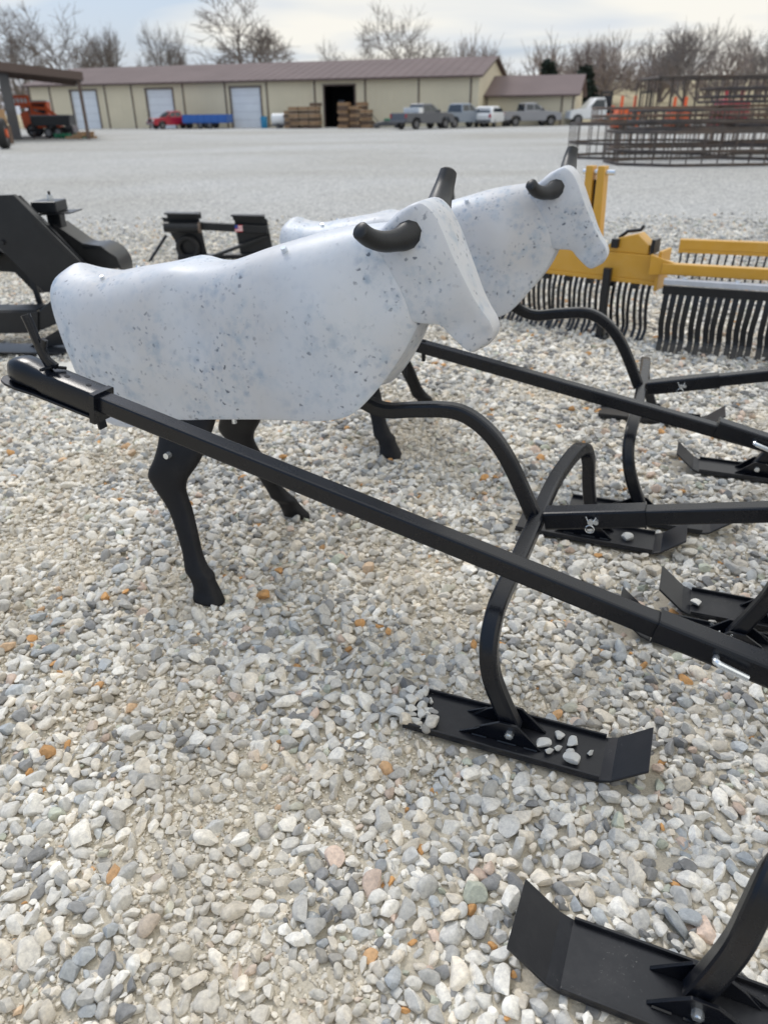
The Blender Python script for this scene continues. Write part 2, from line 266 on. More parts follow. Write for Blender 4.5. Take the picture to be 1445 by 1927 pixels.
# ------------------------------------------------------------------ object helpers
def link(o): COL.objects.link(o); return o
def empty(name, label, cat, loc=(0, 0, 0), rz=0, group=None):
    o = bpy.data.objects.new(name, None); o.empty_display_size = 0.2; link(o)
    o.location = loc; o.rotation_euler = (0, 0, rz); o['label'] = label; o['category'] = cat
    if group: o['group'] = group
    return o
def tag(o, label=None, cat=None, group=None, kind=None):
    if label: o['label'] = label
    if cat: o['category'] = cat
    if group: o['group'] = group
    if kind: o['kind'] = kind
    return o
class MB:
    def __init__(s): s.v = []; s.f = []
    def add(s, vs, fs):
        n = len(s.v); s.v += [tuple(p) for p in vs]; s.f += [tuple(i + n for i in f) for f in fs]; return s
    def box(s, c, d, rz=0, ry=0, rx=0):
        m = Matrix.Translation(c) @ Matrix.Rotation(rz, 4, 'Z') @ Matrix.Rotation(ry, 4, 'Y') @ Matrix.Rotation(rx, 4, 'X')
        x, y, z = d[0] / 2, d[1] / 2, d[2] / 2
        vs = [m @ Vector(p) for p in [(-x, -y, -z), (x, -y, -z), (x, y, -z), (-x, y, -z), (-x, -y, z), (x, -y, z), (x, y, z), (-x, y, z)]]
        return s.add(vs, [(0, 3, 2, 1), (4, 5, 6, 7), (0, 1, 5, 4), (1, 2, 6, 5), (2, 3, 7, 6), (3, 0, 4, 7)])
    def prism(s, pts, ax, a, b):
        """polygon pts in the plane across axis ax ('y' -> (x,z), 'z' -> (x,y), 'x' -> (y,z)), from a to b"""
        def P(p, t): return {'y': (p[0], t, p[1]), 'z': (p[0], p[1], t), 'x': (t, p[0], p[1])}[ax]
        n = len(pts); vs = [P(p, a) for p in pts] + [P(p, b) for p in pts]
        return s.add(vs, [tuple(range(n))[::-1], tuple(range(n, 2 * n))] + [(i, (i + 1) % n, (i + 1) % n + n, i + n) for i in range(n)])
    def loft(s, rings, cap=True, closed=True):
        n = len(rings[0]); base = len(s.v)
        for r in rings: s.v += [tuple(p) for p in r]
        m = n if closed else n - 1
        for k in range(len(rings) - 1):
            for i in range(m):
                a = base + k * n; j = (i + 1) % n
                s.f.append((a + i, a + j, a + n + j, a + n + i))
        if cap:
            s.f.append(tuple(base + i for i in range(n))[::-1]); s.f.append(tuple(base + (len(rings) - 1) * n + i for i in range(n)))
        return s
    def sweep(s, path, w, h, up=(0, 0, 1), ch=0.18, scale=None):
        """rounded rectangular tube along path; w across, h along 'up'"""
        path = [Vector(p) for p in path]; up = Vector(up); rings = []
        c = ch * min(w, h)
        prof = []
        for sx, sz in ((1, -1), (1, 1), (-1, 1), (-1, -1)):
            cx, cz = sx * (w / 2 - c), sz * (h / 2 - c)
            a0 = math.atan2(sz, sx) - math.pi / 4
            for k in range(3):
                a = a0 + k * math.pi / 4
                prof.append((cx + c * math.cos(a), cz + c * math.sin(a)))
        for i, p in enumerate(path):
            t = (path[min(i + 1, len(path) - 1)] - path[max(i - 1, 0)]).normalized()
            side = t.cross(up).normalized(); u = side.cross(t).normalized()
            k = 1 if scale is None else scale[i]
            rings.append([p + side * x * k + u * z * k for x, z in prof])
        return s.loft(rings)
    def tube(s, path, r, n=10, up=(0, 0, 1)):
        path = [Vector(p) for p in path]; rings = []
        rr = r if isinstance(r, (list, tuple)) else [r] * len(path)
        ref = Vector(up)
        for i, p in enumerate(path):
            t = (path[min(i + 1, len(path) - 1)] - path[max(i - 1, 0)]).normalized()
            if abs(t.dot(ref)) > 0.97: ref = Vector((1, 0, 0)) if abs(t.x) < 0.9 else Vector((0, 1, 0))
            a = t.cross(ref).normalized(); b = a.cross(t).normalized()
            rings.append([p + a * rr[i] * math.cos(2 * math.pi * k / n) + b * rr[i] * math.sin(2 * math.pi * k / n) for k in range(n)])
        return s.loft(rings)
    def build(s, name, m, parent=None, smooth=None, bevel=0.0, sub=0):
        me = bpy.data.meshes.new(name); me.from_pydata(s.v, [], s.f); me.validate()
        bm = bmesh.new(); bm.from_mesh(me); bmesh.ops.recalc_face_normals(bm, faces=bm.faces)
        if bevel:
            ed = [e for e in bm.edges if len(e.link_faces) == 2 and e.calc_face_angle(0) > R(30)]
            bmesh.ops.bevel(bm, geom=ed, offset=bevel, segments=2, profile=0.5, affect='EDGES', clamp_overlap=True)
        bm.to_mesh(me); bm.free()
        if smooth is not None:
            me.shade_smooth(); me.set_sharp_from_angle(angle=R(smooth))
        o = bpy.data.objects.new(name, me); link(o); me.materials.append(m)
        if sub:
            md = o.modifiers.new('subdivision', 'SUBSURF'); md.levels = sub; md.render_levels = sub
        if parent: o.parent = parent
        return o
def part(src, parent, loc=None, rz=None):
    o = src.copy(); link(o); o.parent = parent
    if loc is not None: o.location = loc
    if rz is not None: o.rotation_euler[2] = rz
    return o
def copy_tree(o, parent=None):
    c = o.copy(); link(c); c.parent = parent
    for ch in list(o.children): copy_tree(ch, c)
    return c
def catmull(P, k=6):
    P = [np.array(p, float) for p in P]; out = []
    for i in range(len(P) - 1):
        p0, p1, p2, p3 = P[max(i - 1, 0)], P[i], P[i + 1], P[min(i + 2, len(P) - 1)]
        for j in range(k):
            t = j / k
            out.append(0.5 * ((2 * p1) + (-p0 + p2) * t + (2 * p0 - 5 * p1 + 4 * p2 - p3) * t * t + (-p0 + 3 * p1 - 3 * p2 + p3) * t ** 3))
    out.append(P[-1]); return out

# ================================================================== GROUND
def disc_ground():
    g = MB(); rad = [0, 8, 30, 120, 500, 2500]; n = 48
    vs = [(0, 0, 0)]; fs = []
    for r in rad[1:]:
        vs += [(r * math.cos(2 * math.pi * k / n), r * math.sin(2 * math.pi * k / n), 0) for k in range(n)]
    for k in range(n): fs.append((0, 1 + k, 1 + (k + 1) % n))
    for j in range(len(rad) - 2):
        for k in range(n):
            a = 1 + j * n; b = a + n; fs.append((a + k, b + k, b + (k + 1) % n, a + (k + 1) % n))
    g.add(vs, fs); return g.build('ground', M['ground'])
tag(disc_ground(), kind='structure')
f = MB().add([(-400, 118, 0.02), (-400, 900, 0.02), (500, 900, 0.02), (500, 88, 0.02), (25, 90, 0.02)], [(0, 4, 3, 2, 1)]).build('dry_grass_field', M['field'])
tag(f, kind='structure')

def hill():
    mb = MB(); nx, ny = 30, 10; vs = []
    for j in range(ny):
        for i in range(nx):
            x = 14 + i * 12 + j * 1.5; y = 104 + j * 12; t = j / (ny - 1)
            z = -.1 + 7.0 * (3 * t * t - 2 * t ** 3) * min(1, .25 + i / 3) + .35 * mnoise.noise(Vector((x * .05, y * .05, 0))) * t
            vs.append((x, y, z))
    mb.add(vs, [(j * nx + i, j * nx + i + 1, (j + 1) * nx + i + 1, (j + 1) * nx + i) for j in range(ny - 1) for i in range(nx - 1)])
    tag(mb.build('hill', M['field'], None, smooth=60), kind='structure')
hill()

# ================================================================== ROPING SLED + STEER
JZ, SL = 0.367, 0.225
def tz(s): return JZ + SL * s
def make_ski(parent, side):
    y0 = side * 0.585
    k = MB(); t = 0.009; W = 0.155
    prof = [(-0.205, 0.016), (0.318, 0.016), (0.345, 0.026), (0.425, 0.092)]
    rings = []
    for i, (x, z) in enumerate(prof):
        rings.append([(x, y0 - W / 2, z), (x, y0 + W / 2, z), (x, y0 + W / 2, z + t), (x, y0 - W / 2, z + t)])
    k.loft(rings)
    ski = k.build('ski', M['skid'], parent, bevel=0.002)
    # raised lip along the outer edge
    for sd_ in (-1, 1):
        MB().box((0.057, y0 + sd_ * (W / 2 - 0.003), 0.031), (0.52, 0.006, 0.012)).build('edge_lip', M['skid'], ski, bevel=0.0015)
    br = MB()
    for sd_ in (-1, 1):
        y = y0 + sd_ * 0.034
        br.prism([(-0.035, 0.026), (0.165, 0.026), (0.125, 0.062), (0.095, 0.088), (0.05, 0.088), (0.0, 0.058)], 'y', y - 0.004, y + 0.004)
        # flared wings of the bracket
        br.prism([(-0.055, 0.0262), (-0.035, 0.0262), (0.0, 0.058), (-0.012, 0.05)], 'y', y - 0.003 + sd_ * 0.006, y + 0.003 + sd_ * 0.006)
    b = br.build('ski_bracket', M['steel'], ski, bevel=0.0012)
    bo = MB().tube([(0.08, y0 - 0.052, 0.06), (0.08, y0 + 0.052, 0.06)], 0.006, 8)
    for sd_ in (-1, 1): bo.tube([(0.08, y0 + sd_ * 0.038, 0.06), (0.08, y0 + sd_ * 0.050, 0.06)], 0.0115, 6)
    bo.build('pivot_bolt', M['zinc'], ski)
    weld = MB()
    for sd_ in (-1, 1):
        for a, b2 in ((-0.02, 0.02), (0.05, 0.10), (0.12, 0.155)):
            weld.tube([(a, y0 + sd_ * 0.040, 0.027), (b2, y0 + sd_ * 0.040, 0.027)], 0.0035, 5)
    tag(weld.build('weld_beads', M['steel'], ski, smooth=40), kind='stuff')
    return ski

def make_steer(root):
    # ---- body shell: slanted cross sections, T = back line, B = lower edge, w = half width
    S = [((-1.700, .93), (-1.665, .74), .03), ((-1.702, .975), (-1.64, .66), .085), ((-1.69, 1.008), (-1.595, .60), .13),
         ((-1.66, 1.028), (-1.54, .565), .160), ((-1.59, 1.030), (-1.46, .54), .178), ((-1.48, 1.032), (-1.36, .548), .185),
         ((-1.36, 1.052), (-1.25, .578), .186), ((-1.23, 1.074), (-1.12, .606), .183), ((-1.09, 1.090), (-.98, .626), .180),
         ((-.93, 1.127), (-.85, .642), .178), ((-.78, 1.168), (-.72, .655), .178), ((-.66, 1.196), (-.61, .672), .174),
         ((-.56, 1.212), (-.53, .71), .160), ((-.49, 1.220), (-.465, .775), .134), ((-.44, 1.215), (-.41, .86), .104),
         ((-.405, 1.20), (-.375, .94), .078), ((-.38, 1.17), (-.355, 1.0), .05), ((-.37, 1.13), (-.35, 1.05), .012)]
    arr = [(*a, *b, w_) for a, b, w_ in S]
    C = catmull(arr, 6)
    half = [(0, 1.0), (.22, .998), (.44, .985), (.64, .955), (.80, .905), (.91, .83), (.97, .73), (1.0, .6), (1.01, .45), (1.0, .3), (.985, .15), (.965, .03), (.955, 0.0), (.93, .0), (.92, .03), (.5, .06), (0, .07)]
    prof = half + [(-y, z) for y, z in half[-2:0:-1]]
    rings = []
    for c in C:
        T = Vector((c[0], 0, c[1])); B = Vector((c[2], 0, c[3])); w_ = c[4]
        ring = []; fb = min(1, max(0, (c[0] + .58) / .16))
        for py, pz in prof:
            aa = math.atan2(abs(py) * 1.0, (pz - .46) * 2.0); ey, ez = math.copysign(math.sin(aa) ** .7, py) if py else 0.0, .5 + .5 * math.copysign(abs(math.cos(aa)) ** .55, math.cos(aa))
            py, pz = py + (ey - py) * fb * .85, pz + (ez - pz) * fb * .85
            p = B + (T - B) * pz; y = py * w_
            s, z = p.x, p.z
            # neck and withers narrow towards the crest
            nk = min(1, max(0, (s + 0.75) / 0.3)); y *= 1 - 0.38 * nk * max(0, pz - 0.45) / 0.55
            # tail head, hip bones, hollow of the loin, shoulder muscle
            def g(cs, cy, r): return math.exp(-(((s - cs) ** 2 + (y - cy) ** 2) / (r * r)))
            if pz > 0.7:
                z += 0.022 * g(-1.64, 0.01, .04) - 0.010 * g(-1.53, 0.02, .06)
                z += 0.020 * g(-1.18, .10, .055) + 0.010 * g(-1.18, -.11, .055)
                z -= 0.020 * g(-1.0, 0.03, .11)
                z -= 0.008 * g(-.8, 0.05, .07)
            if 0.2 < pz < 0.95:
                sg = 1 if y > 0 else -1
                sh = math.exp(-(((s + .63) / .11) ** 2 + ((z - 1.02) / .12) ** 2)); y += sg * 0.026 * sh
                y -= sg * 0.013 * math.exp(-(((s + .50) / .06) ** 2 + ((z - .93) / .12) ** 2))
                y += sg * 0.014 * math.exp(-(((s + 1.42) / .16) ** 2 + ((z - .82) / .14) ** 2))
                y -= sg * 0.015 * math.exp(-(((s + 1.10) / .10) ** 2 + ((z - .92) / .12) ** 2))
                y -= sg * 0.005 * math.exp(-((s + .86 + .05 * (z - .9)) / .014) ** 2)
                y += sg * 0.006 * math.exp(-(((s + .95) / .16) ** 2 + ((z - .76) / .1) ** 2))
            ring.append((s, y, z))
        rings.append(ring)
    shell = MB().loft(rings).build('body_shell', M['poly'], root, smooth=75, sub=1)
    for sg in (-1, 1):
        MB().tube([(-.767, sg * .112, 1.145), (-.767, sg * .122, 1.158)], [.010, .008], 10).build('bolt_head', M['zinc'], shell)
        MB().tube([(-1.46, sg * .088, 1.018), (-1.46, sg * .094, 1.032)], [.009, .007], 10).build('bolt_head', M['zinc'], shell)
        MB().tube([(-.97, sg * .160, .612), (-.97, sg * .160, .632)], [.008, .008], 8).build('bolt_head', M['zinc'], shell)
    # ---- head
    Hs = [((-.432, 1.262), (-.482, 1.216), .074), ((-.378, 1.284), (-.497, 1.190), .090), ((-.336, 1.262), (-.498, 1.140), .091),
          ((-.302, 1.210), (-.475, 1.055), .093), ((-.276, 1.155), (-.442, .984), .091), ((-.249, 1.10), (-.376, .967), .080),
          ((-.222, 1.045), (-.316, .962), .066), ((-.196, 1.005), (-.290, .936), .054), ((-.173, .974), (-.264, .912), .050),
          ((-.164, .945), (-.240, .892), .046), ((-.172, .920), (-.222, .886), .040), ((-.183, .905), (-.208, .890), .020)]
    C = catmull([(*a, *b, w_) for a, b, w_ in Hs], 4)
    half = [(0, 1.0), (.35, 1.0), (.66, .995), (.83, .975), (.91, .90), (.95, .74), (.985, .5), (1.0, .25), (1.0, .06), (.97, .0), (.90, -.02), (.5, -.02), (0, -.02)]
    prof = half + [(-y, z) for y, z in half[-2:0:-1]]
    rings = []
    for c in C:
        T = Vector((c[0], 0, c[1])); B = Vector((c[2], 0, c[3])); ring = []
        for py, pz in prof:
            p = B + (T - B) * pz; y = py * c[4]; sg = 1 if y > 0 else -1
            if 0.15 < pz < 1.0:
                y += sg * 0.008 * math.exp(-(((p.x + .345) / .035) ** 2 + ((p.z - 1.15) / .04) ** 2))     # brow
                y -= sg * 0.007 * math.exp(-(((p.x + .33) / .03) ** 2 + ((p.z - 1.085) / .03) ** 2))       # eye hollow
                y -= sg * 0.006 * math.exp(-(((p.x + .19) / .012) ** 2 + ((p.z - .945) / .012) ** 2))      # nostril
            ring.append((p.x, y, p.z))
        rings.append(ring)
    head = MB().loft(rings).build('head', M['poly'], root, smooth=33)
    # ---- horns
    for sg in (-1, 1):
        dz = 0.028 if sg > 0 else 0.0
        path = catmull([(-.402, sg * .070, 1.203), (-.416, sg * .108, 1.194), (-.440, sg * .158, 1.193), (-.462, sg * .204, 1.206), (-.476, sg * .240, 1.230)], 4) if sg < 0 else \
            catmull([(-.378, sg * .045, 1.225), (-.380, sg * .085, 1.238), (-.386, sg * .130, 1.262), (-.388, sg * .175, 1.298), (-.384, sg * .200, 1.338)], 4)
        n = len(path); rad = [0.043 - 0.012 * min(1, 3.0 * i / n) - 0.008 * i / n for i in range(n)]
        if sg > 0: rad = [0.049 - 0.025 * (i / n) ** .8 for i in range(n)]
        h = MB(); h.tube(path, rad, 11, up=(0, 0, 1))
        e = Vector(path[-1]); d = (e - Vector(path[-3])).normalized()
        h.tube([e, e + d * 0.006], [rad[-1], rad[-1] * .72], 12)
        h.build('horn', M['horn'], head, smooth=50)
    # ---- legs (moulded black plastic), hind ones splayed outwards
    def leg(name, rows, th):
        C = catmull(rows, 4); rings = []
        for c in C:
            z, s, wd, y, tt = c
            ring = []
            for k in range(14):
                a = 2 * math.pi * k / 14
                ca, sa = math.cos(a), math.sin(a)
                ring.append((s + wd / 2 * math.copysign(abs(ca) ** .7, ca), y + tt / 2 * math.copysign(abs(sa) ** .6, sa), z))
            rings.append(ring)
        o = MB().loft(rings).build(name, M['rubber'], root, smooth=60, sub=1)
        return o
    for sg in (-1, 1):
        k = 1 if sg < 0 else 0.9
        o = leg('hind_leg', [(.68, -1.15, .24, sg * .125, .05), (.60, -1.158, .215, sg * .15, .055), (.52, -1.168, .190, sg * .185, .055), (.46, -1.190, .175, sg * .205, .055), (.405, -1.222, .160, sg * .22, .05),
                     (.36, -1.212, .125, sg * .228, .048), (.30, -1.175, .095, sg * .24, .045), (.23, -1.145, .082, sg * .26, .043), (.16, -1.12, .076, sg * .28, .043),
                     (.115, -1.10, .09, sg * .295, .05), (.095, -1.085, .108, sg * .30, .056), (.075, -1.07, .092, sg * .308, .052), (.045, -1.055, .098, sg * .315, .058), (.018, -1.045, .115, sg * .325, .066), (.006, -1.042, .118, sg * .328, .068)], .05)
        MB().tube([(-1.20, sg * .222, .49), (-1.20, sg * .240, .492)], [.0125, .010], 12).build('bolt_head', M['zinc'], o)

def make_sled():
    root = empty('roping_dummy_sled', '', 'roping dummy')
    for sg in (-1, 1):
        make_ski(root, sg)
    # arch: cross tube at the joint bending down both sides to the skis
    pts = [(.082, -.585, .052), (.045, -.588, .13), (.012, -.587, .215), (-.006, -.560, .288), (-.008, -.500, .345), (-.004, -.41, .365), (0, -.28, .367)]
    full = pts + [(0, 0, .367)] + [(x, -y, z) for x, y, z in pts[::-1]]
    path = catmull(full, 5)
    MB().sweep(path, .045, .047, up=(1, 0, 0), ch=.22).build('arch_tube', M['steel'], root, smooth=21)
    # square draw socket
    so = MB(); so.sweep([(0.027, 0, tz(.027)), (.315, 0, tz(.315))], .062, .060, ch=.13)
    sock = so.build('draw_socket', M['steel'], root, smooth=21)
    MB().sweep([(.312, 0, tz(.312)), (.3165, 0, tz(.3165))], .067, .065, ch=.13).build('socket_collar', M['steel'], sock, smooth=21)
    # hitch pin with its spring clip
    ps = .18; z = tz(ps)
    pin = MB(); pin.tube([(ps, -.045, z), (ps, .042, z)], .0075, 10)
    pin.tube(catmull([(ps, .034, z), (ps + .001, .044, z), (ps - .004, .051, z - .001), (ps - .014, .053, z - .004), (ps - .07, .053, tz(ps - .07) - .006)], 4), .0082, 10)
    pin.build('hitch_pin', M['zinc'], sock, smooth=21)
    cl = MB(); cy = -.041
    ring = [(.165 + .013 * math.cos(a), cy - .004, z - .024 + .013 * math.sin(a)) for a in [k * math.pi / 6 for k in range(13)]]
    cl.tube(ring, .0018, 6); cl.tube([(.163, cy - .004, z - .010), (.150, cy - .006, z + .016)], .0018, 6); cl.tube([(.168, cy - .004, z - .010), (.178, cy - .006, z + .018)], .0018, 6)
    cl.tube([(.165, cy, z), (.165, cy - .010, z)], .009, 8)
    cl.build('spring_clip', M['zinc'], sock, smooth=21)
    # neck bar rising to the chest of the steer
    nb = catmull([(-.012, 0, .372), (-.07, 0, .487), (-.12, 0, .572), (-.172, 0, .632), (-.235, 0, .674), (-.30, 0, .687), (-.41, 0, .674), (-.50, 0, .660), (-.57, 0, .676), (-.70, 0, .74)], 5)
    MB().sweep(nb, .045, .046, up=(0, 1, 0), ch=.22).build('neck_bar', M['steel'], root, smooth=21)
    # drawbar and coupler
    tg = MB(); tg.sweep([(.1, 0, tz(.1)), (1.89, 0, tz(1.89))], .050, .049, ch=.13)
    ton = tg.build('drawbar', M['steel'], root, smooth=21)
    A = math.atan(SL)
    def cp(x, y, z_):                               # coupler frame: x along bar from its rear end, z across it
        return (1.862 + x * math.cos(A) - z_ * math.sin(A), y, tz(1.862) + x * math.sin(A) + z_ * math.cos(A))
    cup = MB(); rings = []
    for x, hw, zt, zb in [(0, .036, .034, -.036), (.10, .036, .034, -.036), (.17, .037, .034, -.036), (.20, .038, .037, -.037), (.235, .040, .041, -.038), (.265, .041, .042, -.038), (.29, .037, .036, -.038), (.308, .027, .024, -.038), (.318, .010, .016, -.034)]:
        r = []
        for k in range(16):
            a = 2 * math.pi * k / 16; e = .16 if x < .19 else .55
            r.append(cp(x, hw * math.copysign(abs(math.cos(a)) ** e, math.cos(a)), (zt + zb) / 2 + (zt - zb) / 2 * math.copysign(abs(math.sin(a)) ** e, math.sin(a))))
        rings.append(r)
    cup.loft(rings)
    coup = cup.build('coupler', M['steel'], ton, smooth=38)
    MB().sweep([cp(.004, .0, -.05), cp(-.008, .0, -.085)], .03, .008, up=(1, 0, 0)).build('collar_tab', M['steel'], coup, smooth=21)
    lip = MB(); rings = []
    for x, hw in [(0.0, .040), (.20, .043), (.26, .051), (.30, .049), (.322, .040), (.334, .020)]:
        rings.append([cp(x, -hw, -.044), cp(x, hw, -.044), cp(x, hw, -.036), cp(x, -hw, -.036)])
    lip.loft(rings); lip.build('coupler_lip', M['steel'], coup, bevel=.0015)
    MB().sweep([cp(-.012, 0, -.012), cp(.004, 0, -.012)], .082, .092, ch=.06).build('coupler_collar', M['steel'], coup, smooth=21)
    for x in (.04, .115): MB().tube([cp(x, 0, .033), cp(x, 0, .0352)], .0075, 12).build('bolt_hole', M['dark'], coup)
    lv = MB(); lv.sweep([cp(.17, 0, .036), cp(.20, 0, .075), cp(.222, 0, .115), cp(.246, 0, .165)], .026, .014, up=(0, 1, 0), ch=.2)
    lv.tube([cp(.215, 0, .10), cp(.252, 0, .172)], [.010, .0135], 10)
    lv.sweep([cp(.150, 0, .052), cp(.180, 0, .062), cp(.196, 0, .092), cp(.19, 0, .12)], .018, .012, up=(0, 1, 0), ch=.2)
    lv.build('latch_lever', M['steel'], coup, smooth=45)
    tr = MB(); tr.sweep([cp(.145, -.03, .040), cp(.165, 0, .046), cp(.165, .045, .05)], .010, .008, ch=.2); tr.build('latch_trigger', M['steel'], coup, smooth=45)
    make_steer(root)
    return root

def tilt_part(root, name, extra):
    for ch in root.children:
        if ch.name.split('.')[0] == name:
            p = Matrix.Translation((0, 0, JZ)); ch.matrix_local = p @ Matrix.Rotation(-extra, 4, 'Y') @ p.inverted() @ ch.matrix_local
sled = make_sled()
SLEDS = [((.48, 2.04), -22, 'white blue-flecked roping steer on a black ski frame, the nearer of the two steers', 0.0),
         ((1.18, 3.25), -20.5, 'farther white flecked roping steer on black ski frame, its head before the yellow rake', 3.7),
         ((.92, 1.27), 157, 'black ski frame with long drawbar and coupler crossing in front of the nearer steer', 7.1),
         ((1.545, 2.485), 158, 'black ski frame whose drawbar passes under the chin of the nearer steer', 11.3)]
roots = []
for i, (p, a, lab, seed) in enumerate(SLEDS):
    o = sled if i == 0 else copy_tree(sled)
    o.location = (p[0], p[1], 0); o.rotation_euler = (0, 0, R(a)); o['label'] = lab; o['group'] = 'steer roping dummies on ski frames'
    for ch in o.children:
        if ch.name.split('.')[0] in ('body_shell', 'head'): ch['fleck_seed'] = seed + (1.3 if ch.name.startswith('head') else 0)
    roots.append(o)
bpy.context.view_layer.update()
tilt_part(roots[3], 'drawbar', -0.045)
for ch in roots[1].children:
    if ch.name.split('.')[0] in ('body_shell', 'head', 'hind_leg'): ch.location.x -= .055
for ch in roots[2].children:
    if ch.name.split('.')[0] == 'ski' and ch.data.vertices[0].co.y > 0: ch.location.x += .052
def own_arch(root, dx):
    for ch in list(root.children):
        if ch.name.split('.')[0] == 'arch_tube':
            pts = [(.085 + dx, -.585, .052), (.064 + dx, -.588, .145), (.047 + dx, -.588, .24), (.038 + dx, -.58, .325), (.022 + dx, -.548, .385), (.04, -.48, .400), (.01, -.33, .378), (0, -.20, .367)]
            far = [(.082, -.585, .052), (.045, -.588, .13), (.012, -.587, .215), (-.002, -.568, .295), (-.004, -.515, .352), (-.003, -.44, .367), (0, -.3, .367)]
            full = [(x, -y, z) for x, y, z in pts] + [(0, 0, .367)] + far[::-1]
            o = MB().sweep(catmull(full, 5), .045, .047, up=(1, 0, 0), ch=.22).build('arch_tube', M['steel'], root, smooth=21)
            bpy.data.objects.remove(ch)
own_arch(roots[2], .052); own_arch(roots[0], .042)
for k_ in (0,):
    for ch in roots[k_].children:
        if ch.name.split('.')[0] == 'ski' and ch.data.vertices[0].co.y > 0: ch.location.x += .042
for ch in []: pass
for s_, l_ in ((1.56, .15), (1.48, .07)):
    MB().tube([(s_, .0, .66), (s_, .0, .64 - l_)], .009, 8).build('hanging_rod', M['steel'], roots[3], smooth=40)

# ================================================================== GRAVEL
def stone_meshes():
    out = []
    for k in range(22):
        bm = bmesh.new(); bmesh.ops.create_icosphere(bm, subdivisions=3, radius=1.0)
        rr = random.Random(100 + k); planes = []
        for _ in range(rr.randint(8, 12)):
            d = Vector((rr.gauss(0, 1), rr.gauss(0, 1), rr.gauss(0, 1))).normalized(); planes.append((d, rr.uniform(.46, .82)))
        off = Vector((rr.random() * 50, rr.random() * 50, rr.random() * 50))
        ax = (1.0, rr.uniform(.62, .92), rr.uniform(.48, .75))
        for v in bm.verts:
            for d, h in planes:
                t = v.co.dot(d)
                if t > h: v.co -= d * (t - h) * 0.93
            v.co *= 1 + 0.07 * mnoise.noise(v.co * 1.6 + off)
            v.co += v.co.normalized() * 0.03 * mnoise.noise(v.co * 5 + off)
            v.co = Vector((v.co.x * ax[0], v.co.y * ax[1], v.co.z * ax[2])) * 1.42
        me = bpy.data.meshes.new('gravel_stone'); bm.to_mesh(me); bm.free()
        me.shade_smooth(); me.set_sharp_from_angle(angle=R(28)); me.materials.append(M['stone']); out.append(me)
    return out
SMESH = stone_meshes()
scol = bpy.data.collections.new('gravel_variants')
for me in SMESH: scol.objects.link(bpy.data.objects.new('gravel_variant', me))

SKI_RECTS = []
for (p, a, *_r) in SLEDS:
    ca, sa = math.cos(R(a)), math.sin(R(a))
    for sg in (-1, 1): SKI_RECTS.append((p[0], p[1], ca, sa, sg * .585))
def on_ski(x, y, r):
    for px, py, ca, sa, lat in SKI_RECTS:
        dx, dy = x - px, y - py
        s = dx * ca + dy * sa; l = -dx * sa + dy * ca
        if SKI_RECTS[0][0] == px and lat < 0 and s < -.140 - .04 * (l + .585) / .08 and abs(l - lat) < .09: continue
        if -.195 - r * .5 < s < .43 + r * .6 and abs(l - lat) < .0775 + r * .55: return True
    return False
def ski_lift(x, y):
    px, py, ca, sa, lat = SKI_RECTS[0]; dx, dy = x - px, y - py; s = dx * ca + dy * sa; l = -dx * sa + dy * ca
    return .027 if (-.215 < s < -.11 and abs(l - lat) < .082) else 0.0
def dirt(x, y):
    v = .075 + .80 * mnoise.fractal(Vector((x * 1.9 + 3.1, y * 1.6 + 7.7, 0)), 0.8, 2.2, 5)
    v += 0.22 * math.exp(-(((x - .03) / .16) ** 2 + ((y - 1.50) / .10) ** 2))       # bare patch left of the ski
    v += 0.16 * math.exp(-(((x + .25) / .22) ** 2 + ((y - 1.35) / .16) ** 2))
    v += 0.14 * math.exp(-(((x + .62) / .3) ** 2 + ((y - 1.1) / .22) ** 2))
    v += 0.16 * math.exp(-(((x + .45) / .35) ** 2 + ((y - 2.45) / .2) ** 2))
    v -= 0.16 * max(0, min(1, (x - .1) / .5))
    v += 0.10 * max(0, min(1, (-x - .1) / .4)) * max(0, min(1, (2.4 - y) / .5))
    return v
